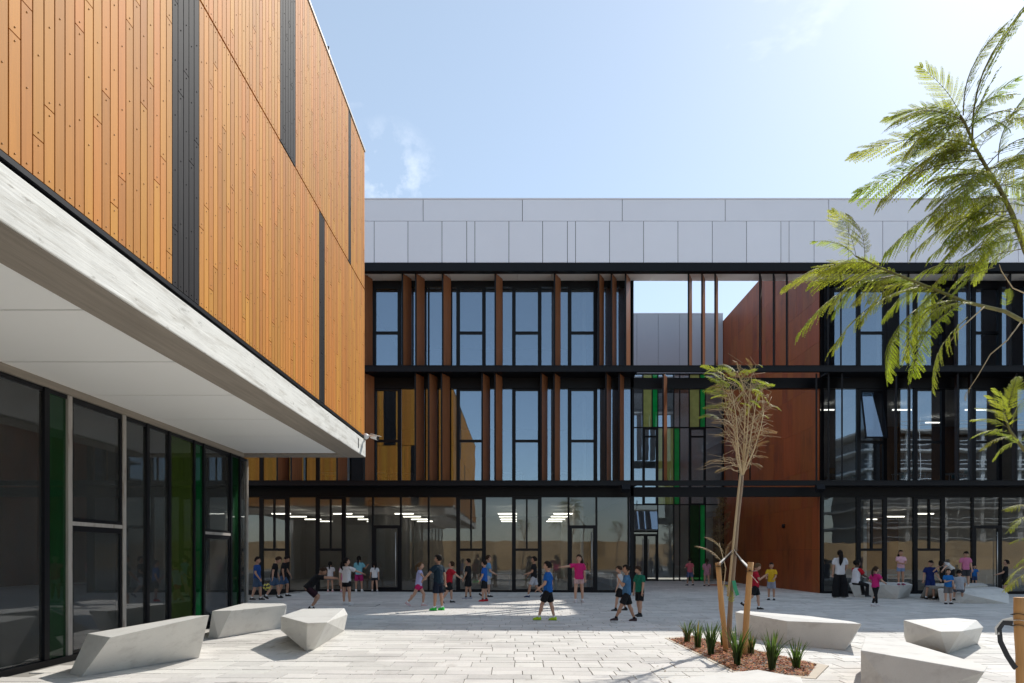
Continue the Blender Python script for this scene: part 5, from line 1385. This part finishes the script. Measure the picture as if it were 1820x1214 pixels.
person(1556,1078,1007,-75,'girl in magenta tee and black leggings striding right',(0.50,0.02,0.16),BLK,style='pony',hair=1,legs='leggings',ra=(14,30,70,-20),la=(-10,28,60,6),ll=(18,4,8),rl=(-16,4,-24),shoes=(0.55,0.5,0.5),head=(0,6))
person(1601,1040,978,175,'girl in pale pink tee and denim shorts standing on bench, arms crossed',(0.60,0.36,0.42),(0.16,0.24,0.40),style='long',legs='short',base=0.5,la=(20,4,80,-45),ra=(26,4,80,-45),ll=(0,2,0),rl=(0,2,0),shoes=(0.25,0.02,0.08),skin=1)
person(1653,1066,996,170,'boy in navy tee and navy shorts looking down at his side',(0.010,0.022,0.11),(0.010,0.025,0.12),la=(16,14,36,16),ra=(-4,14,6,8),ll=(0,7,0),rl=(4,5,-14),head=(-14,26))
person(1732,1042,1003,160,'small child in blue behind the girl in pink on the far right bench',(0.015,0.11,0.34),(0.03,0.05,0.12),base=0.3,ll=(0,3,0),rl=(0,3,0),la=(20,6,60,-5))
person(1690,1044,997,110,'child with dark hair and white top bending forward behind the blue-shirted boy',(0.55,0.53,0.51),BLK,base=0.45,lean=58,ll=(10,4,-6),rl=(6,4,-8),la=(60,6,50,0),ra=(50,6,60,0),head=(0,10),style='puff')
person(1706,1072,1009,-25,'child in grey tee sitting on the bench with back turned',(0.34,0.35,0.38),(0.10,0.11,0.14),seat=1.28,depth=22.2,base=0.06,ll=(80,8,10),rl=(78,8,4),lean=10,la=(20,8,50,0),ra=(20,8,40,0),hair=0,head=(-20,0))
person(1716,1044,980,165,'girl in pink tee with white print standing on bench, looking down',(0.52,0.16,0.28),(0.04,0.04,0.045),base=0.43,hair=0,legs='shorts',la=(6,10,12,6),ra=(4,8,8,2),ll=(0,4,0),rl=(0,3,0),shoes=(0.6,0.58,0.58),head=(8,26))
person(1685,1074,1011,175,'boy in bright blue tee and grey shorts, arm across chest, at right bench',(0.015,0.13,0.38),(0.14,0.13,0.13),la=(10,4,30,0),ra=(20,4,110,-45),ll=(0,4,0),rl=(4,5,0),head=(0,8),hair=1)
person(1786,1060,995,60,'boy in black at the far right leaning to the door glass',BLK,BLK,la=(30,8,70,0),ra=(-4,8,4,2),ll=(4,3,2),rl=(-4,3,-6),lean=-4)

# ================================================================== finish the bodies: one continuous skin each
for ob, ex, org, mats, vox in REMESH:
    md = ob.modifiers.new('skin', 'REMESH'); md.mode = 'VOXEL'; md.voxel_size = vox; md.use_smooth_shade = True
    ms = ob.modifiers.new('soft', 'SMOOTH'); ms.factor = 0.5; ms.iterations = 3
dg = bpy.context.evaluated_depsgraph_get()
for ob, ex, org, mats, vox in REMESH:
    me = bpy.data.meshes.new_from_object(ob.evaluated_get(dg), preserve_all_data_layers=False, depsgraph=dg)
    ob.modifiers.clear(); ob.data = me
    if not me.materials: me.materials.append(None)
    me.polygons.foreach_set('use_smooth', [True]*len(me.polygons))
    if ex is not None:
        em = ex.mesh('extra', [me.materials[0]]+mats, org)
        for m_ in mats: me.materials.append(m_)
        bm = bmesh.new(); bm.from_mesh(me); bm.from_mesh(em); bm.to_mesh(me); bm.free(); bpy.data.meshes.remove(em)
